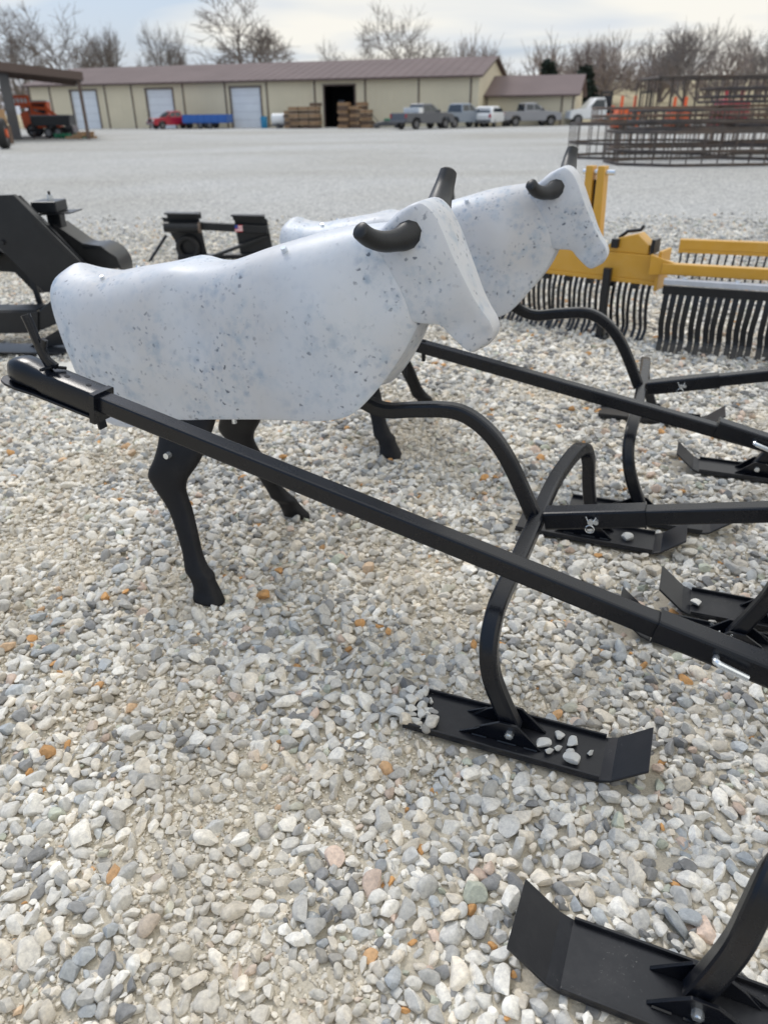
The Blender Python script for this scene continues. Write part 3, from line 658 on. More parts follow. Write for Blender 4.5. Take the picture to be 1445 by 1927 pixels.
def gravel():
    cell = 0.07; grid = {}; pts = []
    rr = random.Random(5)
    def near(x, y, r, k):
        cx, cy = int(math.floor(x / cell)), int(math.floor(y / cell))
        for i in range(cx - 1, cx + 2):
            for j in range(cy - 1, cy + 2):
                for (qx, qy, qr) in grid.get((i, j), ()):
                    d = (r + qr) * k
                    if (x - qx) ** 2 + (y - qy) ** 2 < d * d: return True
        grid.setdefault((cx, cy), []).append((x, y, r)); return False
    def halfw(y): return 0.62 * y + 0.62
    # (r_min, r_max, attempts per m2, y_max)
    for rmin, rmax, dens, ymax in ((.0215, .027, 38, 13), (.0165, .0215, 330, 14), (.0125, .0165, 1150, 13.0), (.009, .0125, 1900, 9.0), (.0055, .009, 4200, 4.5)):
        y = 0.35; step = 0.25
        while y < ymax:
            hw = halfw(y); n = int(2 * hw * step * dens * (1.0 if y < 5 else .8))
            for _ in range(n):
                px = rr.uniform(-hw, hw); py = y + rr.random() * step; r = rr.uniform(rmin, rmax)
                if py > 7 and rr.random() < (py - 7) / (ymax - 7 + .01) * 1.15 - .12 * mnoise.noise(Vector((px * .6, py * .6, 3))): continue
                d = dirt(px, py)
                if d > 0.24:
                    keep = max(0.16, 1 - (d - 0.24) * 5.0)
                    if rmin < .013: keep = max(keep, .65)
                    if rr.random() > keep: continue
                if near(px, py, r, .74): continue
                hid = on_ski(px, py, r)
                if hid: continue
                zl = ski_lift(px, py)
                pts.append((px, py, zl + r * rr.uniform(.15, .75) + .006 * mnoise.noise(Vector((px * 5, py * 5, 1))), r, d))
            y += step
    # lower filler bed between the stones
    y = .35
    while y < 8.0:
        hw = halfw(y); n = int(2 * hw * .25 * (700 if y < 5 else 450))
        for _ in range(n):
            px = rr.uniform(-hw, hw); py = y + rr.random() * .25; r = rr.uniform(.009, .020); d = dirt(px, py)
            if d > .30 and rr.random() < .85: continue
            pts.append((px, py, -r * .35, r, d))
        y += .25
    # grit on the bare patches
    y = .35
    while y < 4.0:
        hw = halfw(y); n = int(2 * hw * .25 * 9000)
        for _ in range(n):
            px = rr.uniform(-hw, hw); py = y + rr.random() * .25; d = dirt(px, py)
            if d < 0.10: continue
            r = rr.uniform(.0016, .0052)
            if on_ski(px, py, r): continue
            pts.append((px, py, r * .3, r, d))
        y += .25
    P = np.array(pts); n = len(P); g = np.random.default_rng(3)
    me = bpy.data.meshes.new('gravel_points'); me.vertices.add(n)
    me.vertices.foreach_set('co', P[:, :3].astype(np.float32).ravel())
    rot = np.stack([g.normal(0, .38, n), g.normal(0, .38, n), g.uniform(0, 6.283, n)], 1).astype(np.float32)
    flip = g.random(n) < .5; rot[flip, 0] += math.pi
    rad = (P[:, 3] * 1.0).astype(np.float32)
    rad = np.stack([rad * g.uniform(.92, 1.25, n), rad * g.uniform(.85, 1.05, n), rad * g.uniform(.8, 1.1, n)], 1).astype(np.float32)
    # colours
    base = np.empty((n, 3)); u = g.random(n); t = g.random(n)[:, None]
    light = np.array([.76, .75, .72]); warm = np.array([.74, .69, .61]); mid = np.array([.54, .54, .53]); dk = np.array([.29, .295, .305]); bl = np.array([.43, .46, .49])
    tan = np.array([.60, .34, .15]); pink = np.array([.62, .50, .43]); gr = np.array([.48, .51, .44])
    cum = [(.40, light), (.54, warm), (.79, mid), (.90, dk), (.95, bl), (.968, gr), (.98, pink), (.985, pink)]
    idx = np.searchsorted([c[0] for c in cum], u); idx = np.clip(idx, 0, len(cum) - 1)
    tab = np.array([c[1] for c in cum]); base = tab[idx]
    tan_i = u > .986; base[tan_i] = tan
    base = base * (.78 + .40 * t) * np.array([1.02, 1.0, .965])
    # patches of darker and of cleaner stone
    patch = np.array([mnoise.noise(Vector((p[0] * 1.7, p[1] * 1.7, 4.2))) for p in P])[:, None]
    base = base * (1 + .22 * patch)
    # left foreground stones are greyer, grit is dusty
    dusty = np.clip((P[:, 4] - .15) * 2.5, 0, .5)[:, None]; base = base * (1 - dusty) + np.array([.68, .615, .51]) * (.8 + .4 * t) * dusty
    small = (P[:, 3] < .006)[:, None]; base = np.where(small, base * .5 + np.array([.70, .635, .52]) * .5, base)
    def attr(nm, ty, arr, key):
        a = me.attributes.new(nm, ty, 'POINT'); a.data.foreach_set(key, arr.astype(np.float32).ravel())
    attr('rot', 'FLOAT_VECTOR', rot, 'vector'); attr('scl', 'FLOAT_VECTOR', rad, 'vector')
    attr('tint', 'FLOAT_COLOR', np.concatenate([base, np.ones((n, 1))], 1), 'color')
    a = me.attributes.new('pick', 'INT', 'POINT'); a.data.foreach_set('value', g.integers(0, len(SMESH), n).astype(np.int32))
    o = bpy.data.objects.new('gravel', me); link(o)
    ng = bpy.data.node_groups.new('gravel_scatter', 'GeometryNodeTree')
    ng.interface.new_socket('Geometry', in_out='INPUT', socket_type='NodeSocketGeometry'); ng.interface.new_socket('Geometry', in_out='OUTPUT', socket_type='NodeSocketGeometry')
    L = ng.links.new
    gi = ng.nodes.new('NodeGroupInput'); go = ng.nodes.new('NodeGroupOutput')
    ci = ng.nodes.new('GeometryNodeCollectionInfo'); ci.inputs['Collection'].default_value = scol; ci.inputs['Separate Children'].default_value = True; ci.inputs['Reset Children'].default_value = True
    ip = ng.nodes.new('GeometryNodeInstanceOnPoints'); ip.inputs['Pick Instance'].default_value = True
    def na(nm, ty):
        x = ng.nodes.new('GeometryNodeInputNamedAttribute'); x.data_type = ty; x.inputs['Name'].default_value = nm; return x.outputs['Attribute']
    mp = ng.nodes.new('GeometryNodeMeshToPoints')
    L(gi.outputs[0], mp.inputs['Mesh']); L(mp.outputs[0], ip.inputs['Points']); L(ci.outputs[0], ip.inputs['Instance'])
    L(na('pick', 'INT'), ip.inputs['Instance Index'])
    e2r = ng.nodes.new('FunctionNodeEulerToRotation'); L(na('rot', 'FLOAT_VECTOR'), e2r.inputs[0]); L(e2r.outputs[0], ip.inputs['Rotation'])
    L(na('scl', 'FLOAT_VECTOR'), ip.inputs['Scale'])
    L(ip.outputs[0], go.inputs[0])
    md = o.modifiers.new('scatter', 'NODES'); md.node_group = ng
    o['kind'] = 'stuff'
    print('gravel instances', n)
gravel()

# loose stones lying on the skis
def ski_stones():
    smat = M['lstone']; ms = []
    for k in range(6):
        me = SMESH[k].copy(); me.name = 'stone'; me.materials.clear(); me.materials.append(smat); ms.append(me)
    p, a = SLEDS[0][0], SLEDS[0][1]; ca, sa = math.cos(R(a)), math.sin(R(a))
    front = [(.165, -.60, .017, 0), (.20, -.555, .013, 0), (.205, -.60, .011, 0), (.235, -.565, .016, 0), (.185, -.618, .012, 0), (.245, -.625, .019, 0), (.285, -.585, .010, 0), (.235, -.60, .010, 0)]
    rear = [(-.20, -.60, .013, 0), (-.18, -.575, .012, 0), (-.215, -.565, .015, 0), (-.165, -.61, .012, 0), (-.175, -.64, .013, 0), (-.235, -.63, .018, 0), (-.24, -.59, .016, 0), (-.19, -.535, .014, 0), (-.225, -.53, .015, 0), (-.16, -.55, .010, 0), (-.15, -.585, .009, 0), (-.205, -.615, .010, .014)]
    def put(lst, org, ca, sa, lab, grp):
        for i, (s, l, r, dz) in enumerate(lst):
            o = bpy.data.objects.new('loose_stone', ms[rnd.randrange(6)]); link(o)
            o.location = (org[0] + s * ca - l * sa, org[1] + s * sa + l * ca, .025 + r * .58 + dz)
            o.rotation_euler = (rnd.uniform(-.2, .2), rnd.uniform(-.2, .2), rnd.uniform(0, 6)); o.scale = (r, r, r)
            tag(o, lab[i] if isinstance(lab, list) else lab, 'stone', grp)
    put(front, p, ca, sa, ['pale stone touching the right end of the bolted bracket on the near ski',
        'small pale stone on the near ski, closest to its far lip', 'little pale stone in the middle of the group on the near ski, left one',
        'pale stone second nearest the far lip, above the largest one on the near ski', 'small pale stone on the near ski, just below the one touching the bracket',
        'largest pale stone on the near ski, closest to its near edge', 'rightmost tiny stone lying alone before the upturned end of the near ski',
        'little pale stone resting just above the largest stone on the near ski'], 'stones lying ahead of the ski bracket')
    put(rear, p, ca, sa, 'small pale stone heaped on the left rear end of the near ski', 'stones heaped on the rear end of the ski')
    p4, a4 = SLEDS[3][0], SLEDS[3][1]
    c4, s4 = math.cos(R(a4)), math.sin(R(a4))
    put([(.30, .60, .016, 0)], p4, c4, s4, 'single pale stone lying on the ski behind the drawbar at right', None)
    put([(.26, .575, .019, 0)], p, ca, sa, 'single pale stone lying on the ski under the right hand drawbar', None)
ski_stones()

# ================================================================== IMPLEMENTS NEARBY
def landscape_rake(origin, rz, label, full=True, length=1.9, height=.42):
    """x runs along the beam, -y towards the viewer"""
    r = empty('landscape_rake', label, 'landscape rake', origin, rz, 'yellow landscape rakes')
    return r
def tine_row(root, x0, x1, n, z0, y0, depth, wd, mat_='farblack', y_off=0.0):
    """curved spring tines hanging from z0 down to the ground, one object each, mesh shared"""
    t = MB(); path = catmull([(0, 0, 0), (-.004, -.012, -z0 * .25), (-.006, .012, -z0 * .55), (.004, .02, -z0 * .8), (0, -depth, -z0 + .004)], 4)
    t.sweep(path, wd, .010, up=(0, 1, 0), ch=.1)
    proto = t.build('tine', M[mat_], root); me = proto.data
    for i in range(n):
        o = proto if i == 0 else link(bpy.data.objects.new('tine', me))
        o.parent = root; o.location = (x0 + (x1 - x0) * i / (n - 1), y0, z0); o.rotation_euler = (rnd.uniform(-.05, .05), rnd.uniform(-.03, .03), 0)
def rakes():
    # A: main rake behind the farther steer; beam from (0.45,6.45) to (1.93,5.3)
    ax, ay, bx, by = .50, 6.38, 1.93, 5.30
    L_ = math.hypot(bx - ax, by - ay); rz = math.atan2(by - ay, bx - ax)
    r = empty('landscape_rake', 'yellow landscape rake with mast and black tines behind the farther steer', 'landscape rake', (ax, ay, 0), rz, 'yellow landscape rakes')
    MB().box((L_ / 2, 0, .515), (L_, .12, .17)).build('beam', M['yellow'], r, bevel=.008)
    MB().box((L_ / 2, -.02, .418), (L_, .09, .03)).build('tine_rail', M['yellow'], r, bevel=.004)
    MB().box((L_ + .012, -.01, .51), (.022, .20, .26)).build('end_plate', M['yellow'], r, bevel=.004)
    tine_row(r, .04, L_ - .05, 42, .405, -.03, .04, .023)
    for i in range(10):
        MB().box((.12 + i * .17, -.06, .385), (.05, .03, .03)).build('tine_clamp', M['farblack'], r, bevel=.003)
    # mast of two plates joined by a pin
    for dx in (0, .085):
        MB().prism([(L_ * .655 + dx, .58), (L_ * .655 + dx + .075, .58), (L_ * .655 + dx + .05, 1.14), (L_ * .655 + dx, 1.14)], 'y', -.02, .06).build('mast_plate', M['yellow'], r, bevel=.004)
    MB().box((L_ * .655 + .08, .03, .80), (.06, .02, .5)).build('mast_gap_filler', M['farblack'], r)  # dark filler plate added so the gap between the mast plates reads dark
    MB().tube([(L_ * .655 - .03, .02, 1.10), (L_ * .655 + .20, .02, 1.10)], .018, 10).build('top_link_pin', M['zinc'], r, smooth=40)
    MB().prism([(L_ * .76, .60), (L_ * .95, .60), (L_ * .95, .66), (L_ * .90, .73), (L_ * .82, .69)], 'y', -.05, .08).build('hitch_box', M['yellow'], r, bevel=.006)
    MB().box((L_ * .82, -.06, .66), (.05, .05, .06)).build('hitch_block', M['farblack'], r, bevel=.004)
    MB().box((L_ * .965, 0, .655), (.025, .12, .09)).build('hitch_tab', M['farblack'], r, bevel=.003)
    MB().tube([(L_ * .82, 0, .69), (L_ * .85, 0, .735), (L_ * .90, 0, .75), (L_ * .91, 0, .78)], .012, 8).build('hydraulic_hose', M['farblack'], r, smooth=40)
    MB().sweep([(L_ - .33, -.12, .50), (L_ - .33, -.12, .02)], .055, .05, up=(0, 1, 0)).build('parking_stand', M['farblack'], r, smooth=21)
    MB().box((L_ - .33, -.12, .012), (.11, .10, .016)).build('stand_foot', M['farblack'], r, bevel=.002)
    MB().sweep([(.03, .02, .55), (.03, .02, 1.06)], .06, .06, up=(0, 1, 0)).build('hitch_post', M['farblack'], r, smooth=21)
    MB().sweep([(.10, .02, .60), (.05, .02, 1.0)], .04, .04, up=(0, 1, 0)).build('hitch_brace', M['farblack'], r, smooth=21)
    # B: nearer section running out of the frame to the right
    ax, ay, bx, by = 1.93, 5.12, 3.3, 4.55
    L_ = math.hypot(bx - ax, by - ay); rz = math.atan2(by - ay, bx - ax)
    r = empty('landscape_rake', 'lower yellow landscape rake with grey bar and wide black tines, at right', 'landscape rake', (ax, ay, 0), rz, 'yellow landscape rakes')
    MB().box((L_ / 2 - .06, .05, .535), (L_, .07, .07)).build('rail', M['yellow'], r, bevel=.006)
    MB().prism([(-.14, .49), (.02, .50), (.02, .57), (-.14, .62)], 'y', .03, .08).build('rail_gusset', M['yellow'], r, bevel=.003)
    MB().box((L_ / 2 - .03, -.045, .47), (L_, .07, .032)).build('angle_bar', M['galv'], r, bevel=.003)
    for i in range(4): MB().tube([(.10 + i * .32, -.03, .47), (.10 + i * .32, -.03, .505)], .016, 6).build('bolt', M['zinc'], r)
    MB().box((L_ / 2 - .03, -.045, .415), (L_, .035, .055)).build('tine_bar', M['farblack'], r, bevel=.004)
    tine_row(r, .0, L_ - .05, 31, .39, -.05, .04, .036)
    # C: a rake further back
    ax, ay, bx, by = 2.83, 7.40, 4.6, 6.75
    L_ = math.hypot(bx - ax, by - ay); rz = math.atan2(by - ay, bx - ax)
    r = empty('landscape_rake', 'farthest yellow landscape rake with short black tines, behind the other rakes', 'landscape rake', (ax, ay, 0), rz, 'yellow landscape rakes')
    MB().box((L_ / 2, 0, .345), (L_, .09, .09)).build('rail', M['yellow'], r, bevel=.006)
    MB().box((L_ / 2, -.01, .285), (L_, .06, .03)).build('tine_rail', M['yellow'], r, bevel=.003)
    tine_row(r, .03, L_ - .05, 28, .27, -.03, .03, .018)
rakes()

def plough():
    """black subsoiler-like implement at the left edge"""
    r = empty('black_implement', 'black steel implement with slanting beam and curved sheet wings at the left edge', 'farm implement', (-2.45, 5.55, 0), 0)
    def P(x, z): return (x + 2.45, z)
    MB().prism([P(-2.95, 1.0), P(-2.52, 1.01), P(-2.08, .47), P(-2.25, .34), P(-2.46, .35), P(-2.80, .78)], 'y', 0.0, .03).build('beam_plate', M['farblack'], r, bevel=.004)
    MB().sweep([(-.09, .06, 1.0), (.10, .06, .80)], .05, .012, up=(1, 0, 1)).build('beam_flange', M['farblack'], r, smooth=21)
    MB().sweep([(.05, -.01, .85), (.33, -.01, .51)], .012, .03, up=(1, 0, 1)).build('beam_stiffener', M['horn'], r, smooth=21)
    MB().prism([P(-2.95, .98), P(-2.55, .99), P(-2.12, .45), P(-2.30, .36), P(-2.50, .37), P(-2.82, .78)], 'y', .16, .19).build('beam_plate', M['farblack'], r, bevel=.004)
    for x, z in ((-.30, .80), (-.26, .90), (-.22, .70)):
        MB().tube([(x, -.02, z), (x, .0, z)], .018, 6).build('bolt', M['farblack'], r)
    bk = MB().box((.02, .35, .90), (.18, .22, .075)).build('bearing_block', M['farblack'], r, bevel=.006)
    MB().tube([(.035, .35, .935), (.035, .35, .975)], .022, 6).build('nut', M['zinc'], bk); MB().tube([(.035, .35, .97), (.035, .35, 1.0)], .010, 8).build('stud', M['farblack'], bk)
    MB().box((.08, .35, .855), (.26, .24, .008), ry=-.04).build('cover_plate', M['farblack'], bk)
    MB().box((.05, .35, .74), (.10, .10, .23)).build('standard', M['farblack'], r, bevel=.006)
    # wings: curved sheets
    def wing(pts, y0, y1, nm='curved_wing'):
        c = catmull([(x, z, 0) for x, z in pts], 5); t = .01; mb = MB(); rings = []
        for i, p in enumerate(c):
            k = i / (len(c) - 1); a = y0 - .05 * math.sin(3 * k); b = y1 + .1 * k
            rings.append([(p[0], a, p[1]), (p[0], b, p[1]), (p[0], b, p[1] - t), (p[0], a, p[1] - t)])
        mb.loft(rings); return mb.build(nm, M['farblack'], r, smooth=30)
    wing([(.07, .78), (.16, .70), (.25, .63), (.37, .625), (.45, .57), (.485, .48), (.47, .40)], .28, .50)
    wing([(.06, .70), (.14, .58), (.24, .52), (.32, .45)], .22, .48)
    wing([(-.65, .66), (-.5, .66), (-.38, .64), (-.33, .60), (-.24, .52), (-.18, .42), (-.13, .30)], .25, .55)
    wing([(-.62, .56), (-.45, .55), (-.36, .60)], .10, .40)
    MB().prism([(.06, .79), (.25, .65), (.38, .63), (.48, .55), (.505, .47), (.1, .44)], 'y', .24, .252).build('mouldboard', M['horn'], r)
    MB().prism([(-.72, .68), (-.38, .64), (-.33, .6), (-.24, .5), (-.13, .3), (-.2, .27), (-.33, .44), (-.72, .46)], 'y', .30, .312).build('mouldboard', M['horn'], r)
    MB().sweep([(-.16, .15, .62), (-.10, .12, .16)], .04, .03, up=(0, 1, 0)).build('share_leg', M['farblack'], r, smooth=21)
    # lower frame
    MB().prism([(-.75, .13), (.02, .13), (.05, .28), (-.75, .285)], 'y', -.30, -.27).build('side_channel', M['farblack'], r, bevel=.004)
    MB().box((-.36, -.2, .285), (.80, .18, .012)).build('channel_top', M['farblack'], r, bevel=.003)
    MB().prism([(.0, .13), (.24, .22), (.27, .44), (.05, .28)], 'y', -.28, -.12).build('corner_brace', M['farblack'], r, bevel=.008)
    MB().prism([(-.08, .03), (.28, .06), (.26, .20)], 'y', -.34, -.31).build('gusset', M['farblack'], r, bevel=.003)
    MB().box((-.2, -.38, .045), (.9, .22, .014), ry=.03).build('skid_plate', M['farblack'], r, bevel=.003)
    MB().tube([(-.35, -.31, .20), (-.35, -.325, .20)], .022, 10).build('bolt', M['zinc'], r)
    p = MB(); pts = []
    for k in range(14):
        a = 2 * math.pi * k / 14; q = 1 + .12 * math.sin(3 * a + 1); pts.append((.24 * q * math.cos(a), .30 * q * math.sin(a)))
    o = p.prism(pts, 'z', 0, .012).build('scrap_plate', M['palep'], None, bevel=.002)
    o.location = (-1.93, 4.55, .03); o.rotation_euler = (.05, -.04, .5); tag(o, 'pale flat plate lying on the gravel behind the coupler at left', 'plate')
plough()

def quick_hitch():
    y = 8.9
    r = empty('black_hitch_frame', 'black hitch frame with two lipped uprights and small flag sticker behind the nearer steer', 'hitch frame', (-2.0, y, 0), 0)
    MB().prism([(-.45, .46), (-.03, .44), (.02, 0), (-.24, 0)], 'y', 0, .025).build('upright_plate', M['farblack'], r, bevel=.004)
    MB().box((-.19, -.06, .505), (.38, .12, .018), ry=.03).build('top_lip', M['farblack'], r, bevel=.003)
    MB().box((-.19, .0, .478), (.38, .018, .07)).build('lip_face', M['farblack'], r, bevel=.003)
    MB().prism([(.36, .455), (.73, .43), (.78, 0), (.40, 0)], 'y', 0, .025).build('upright_plate', M['farblack'], r, bevel=.004)
    MB().box((.53, -.06, .475), (.36, .12, .018), ry=.03).build('top_lip', M['farblack'], r, bevel=.003)
    MB().box((.53, .0, .45), (.36, .018, .06)).build('lip_face', M['farblack'], r, bevel=.003)
    cb = MB().sweep([(-.05, -.05, .375), (.74, -.05, .325)], .06, .085, up=(0, 0, 1)).build('cross_bar', M['farblack'], r, smooth=21)
    MB().box((.42, -.083, .345), (.085, .004, .07)).build('flag_sticker', M['flag'], cb)
    MB().tube([(-.40, -.10, .37), (-.02, -.10, .36)], .055, 14).build('cylinder', M['horn'], r, smooth=50)
    MB().tube([(-.02, -.10, .36), (.0, -.10, .36)], .06, 14).build('cylinder_cap', M['rust'], r, smooth=50)
    ring = [(-.18 + .11 * math.cos(a), -.06, .14 + .11 * math.sin(a)) for a in [k * math.pi / 10 for k in range(21)]]
    MB().tube(ring, .028, 8, up=(0, 1, 0)).build('ring', M['tyre'], r, smooth=50)
    MB().tube([(-.62, -.15, .0), (-.42, .0, .27)], .018, 8).build('brace_rod', M['farblack'], r, smooth=50)
    MB().sweep([(.05, -.25, .05), (.72, .0, .25)], .05, .035).build('brace_bar', M['farblack'], r, smooth=21)
    MB().sweep([(-.3, -.05, .04), (.8, -.05, .04)], .08, .06).build('base_bar', M['farblack'], r, smooth=21)
quick_hitch()

# ================================================================== BUILDING
def frame_rect(o, u, n, x, d, z):
    """metres along the facade, into the building, up"""
    return (o[0] + u[0] * x + n[0] * d, o[1] + u[1] * x + n[1] * d, z)
def building():
    ang = R(-16.5); r = empty('metal_warehouse', 'long tan metal warehouse with mauve brown roof, white overhead doors and one open dark doorway', 'building', (-35.1, 89.4, 0), ang)
    Lb, D, E, RH = 45.9, 16.5, 3.93, 5.75
    # facade x positions measured from the left end
    doors = [(3.35, 6.5), (12.2, 15.25), (21.5, 24.75)]; dark = (31.2, 34.3); DH = 3.45
    opens = sorted(doors + [dark])
    x = -1.7; k = 0
    for a, b in opens + [(Lb, Lb)]:
        if a - x > .05: MB().box(((x + a) / 2, .1, E / 2), (a - x, .2, E)).build('front_wall', M['wall'], r)
        if b > a: MB().box(((a + b) / 2, .1, (E + DH) / 2), (b - a, .2, E - DH)).build('door_header', M['wall'], r)
        x = b
    for a, b in doors:
        d = MB().box(((a + b) / 2, .14, DH / 2), (b - a - .1, .06, DH)).build('overhead_door', M['door'], r)
        for z in (.7, 1.4, 2.1, 2.8): MB().box(((a + b) / 2, .105, z), (b - a - .12, .02, .03)).build('door_seam', M['galv'], d)
    for a, b in opens:
        for xx in (a, b): MB().box((xx, -.02, DH / 2), (.16, .06, DH)).build('door_jamb', M['trim'], r)
        MB().box(((a + b) / 2, -.03, DH + .07), (b - a + .2, .06, .14)).build('door_lintel', M['trim'], r)
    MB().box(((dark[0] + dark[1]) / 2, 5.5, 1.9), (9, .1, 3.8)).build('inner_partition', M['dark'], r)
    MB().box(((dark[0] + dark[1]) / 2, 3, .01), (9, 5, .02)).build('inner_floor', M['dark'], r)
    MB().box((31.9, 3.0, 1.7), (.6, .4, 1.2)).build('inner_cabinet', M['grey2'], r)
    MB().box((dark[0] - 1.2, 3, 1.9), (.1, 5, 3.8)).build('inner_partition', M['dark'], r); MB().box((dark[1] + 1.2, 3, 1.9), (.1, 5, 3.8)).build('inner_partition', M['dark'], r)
    for xx in (-1.6, .9, 7.5, 10.6, 16.4, 21.0, 25.4, 30.3, 35.3, 40.4, 45.2):
        MB().box((xx, -.03, E / 2), (.14, .06, E)).build('downpipe', M['trim'], r)
    # corrugation of the siding: thin ribs
    rb = MB(); xx = -1.5
    while xx < Lb:
        if not any(a - .1 < xx < b + .1 for a, b in opens): rb.box((xx, -.008, E / 2), (.05, .016, E - .02))
        xx += .6
    tag(rb.build('siding_rib', M['wall'], r), kind='stuff')
    MB().box((Lb / 2, D - .1, E / 2), (Lb, .2, E)).build('rear_wall', M['wall'], r)
    for xx, nm in ((-1.6, 'gable_wall'), (Lb - .1, 'gable_wall')):
        MB().prism([(.2, 0), (D - .2, 0), (D - .2, E), (D / 2, RH - .1), (.2, E)], 'x', xx - .1, xx + .1).build(nm, M['wall'], r)
    roof = MB()
    roof.prism([(-.45, E - .02), (D / 2, RH), (D / 2, RH + .14), (-.45, E + .12)], 'x', -2.1, Lb + .35)
    ro = roof.build('roof', M['roof'], r)
    MB().prism([(D + .45, E - .02), (D + .45, E + .12), (D / 2, RH + .14), (D / 2, RH)], 'x', -2.1, Lb + .35).build('roof', M['roof'], r)
    MB().box((Lb / 2 - .85, -.5, E + .02), (Lb + 2.45, .10, .17)).build('gutter', M['trim'], ro)
    MB().sweep([(Lb + .37, -.45, E + .05), (Lb + .37, D / 2, RH + .07), (Lb + .37, D + .45, E + .05)], .05, .2).build('rake_trim', M['trim'], ro)
    sm = MB(); xx = .2
    while xx < Lb: 
        sm.prism([(-.45, E + .121), (D / 2, RH + .141), (D / 2, RH + .165), (-.45, E + .145)], 'x', xx, xx + .05); xx += .9
    tag(sm.build('roof_rib', M['roof'], ro), kind='stuff')
    MB().box((25.2, -.3, .5), (.14, .14, 1.0)).build('door_bollard', M['yellow'], r)
    # annex
    a = empty('annex_building', 'low tan annex with mauve brown roof joined to the right end of the warehouse', 'building', (9.6, 79.6, 0), ang)
    La, Da, Ea, Ra = 8.6, 11.0, 2.36, 4.1
    MB().box((La / 2, .1, Ea / 2), (La, .2, Ea)).build('front_wall', M['wall'], a)
    MB().prism([(.2, 0), (Da, 0), (Da, Ea), (Da / 2, Ra - .1), (.2, Ea)], 'x', La - .2, La).build('gable_wall', M['wall'], a)
    MB().prism([(-.5, Ea), (Da / 2, Ra), (Da / 2, Ra + .13), (-.5, Ea + .13)], 'x', 0, La + .4).build('roof', M['roof'], a)
    MB().prism([(Da + .5, Ea), (Da + .5, Ea + .13), (Da / 2, Ra + .13), (Da / 2, Ra)], 'x', 0, La + .4).build('roof', M['roof'], a)
    MB().box((La / 2, -.55, Ea + .04), (La + .4, .1, .16)).build('gutter', M['trim'], a)
    for xx in (.5, 7.4, 8.4): MB().box((xx, -.03, Ea / 2), (.13, .06, Ea)).build('downpipe', M['trim'], a)
building()

def shed():
    r = empty('open_shed', 'open sided shed with dark brown roof on steel posts at the left edge', 'shed', (-18.45, 53, 0), R(21))
    MB().prism([(.25, 3.42), (-14, 5.0), (-14, 5.25), (.25, 3.62)], 'y', -.3, 14).build('roof', M['trim'], r)
    MB().prism([(.3, 3.25), (-14, 4.75), (-14, 5.3), (.3, 3.68)], 'y', -.42, -.30).build('fascia', M['trim'], r)
    MB().box((.22, 6.8, 3.40), (.14, 14.2, .3)).build('eave_beam', M['trim'], r)
    for x, y, wd in ((0, 0, .2), (-6.5, 13.5, .2)):
        MB().box((x, y, 1.7), (wd, wd, 3.4)).build('post', M['trim'], r)
    MB().box((-4.35, 4.0, 1.9), (.62, .5, 3.8)).build('post', M['grey1'], r, bevel=.03)
    for y in (3, 7, 11): MB().sweep([(.1, y, 3.35), (-13.5, y, 4.85)], .1, .2).build('rafter', M['trim'], r)
shed()

# ================================================================== VEHICLES
def wheel(parent, x, y, rad=.38, wd=.26):
    t = MB(); ring = []
    sg = 1 if y > 0 else -1
    prof = [(rad * .62, -wd / 2), (rad * .93, -wd / 2), (rad, -wd * .35), (rad, wd * .35), (rad * .93, wd / 2), (rad * .62, wd / 2)]
    rings = [[(x + p * math.cos(2 * math.pi * k / 16), y + q, rad + p * math.sin(2 * math.pi * k / 16)) for p, q in prof] for k in range(16)]
    rings.append(rings[0]); t.loft(rings, cap=False)
    ty = t.build('tyre', M['tyre'], parent, smooth=40)
    rm = MB().tube([(x, y - wd * .3, rad), (x, y + wd * .42 * sg if sg > 0 else y + wd * .3, rad)], rad * .63, 14)
    if sg < 0: rm = MB().tube([(x, y - wd * .42, rad), (x, y + wd * .3, rad)], rad * .63, 14)
    rm.build('rim', M['rim'], ty, smooth=40)
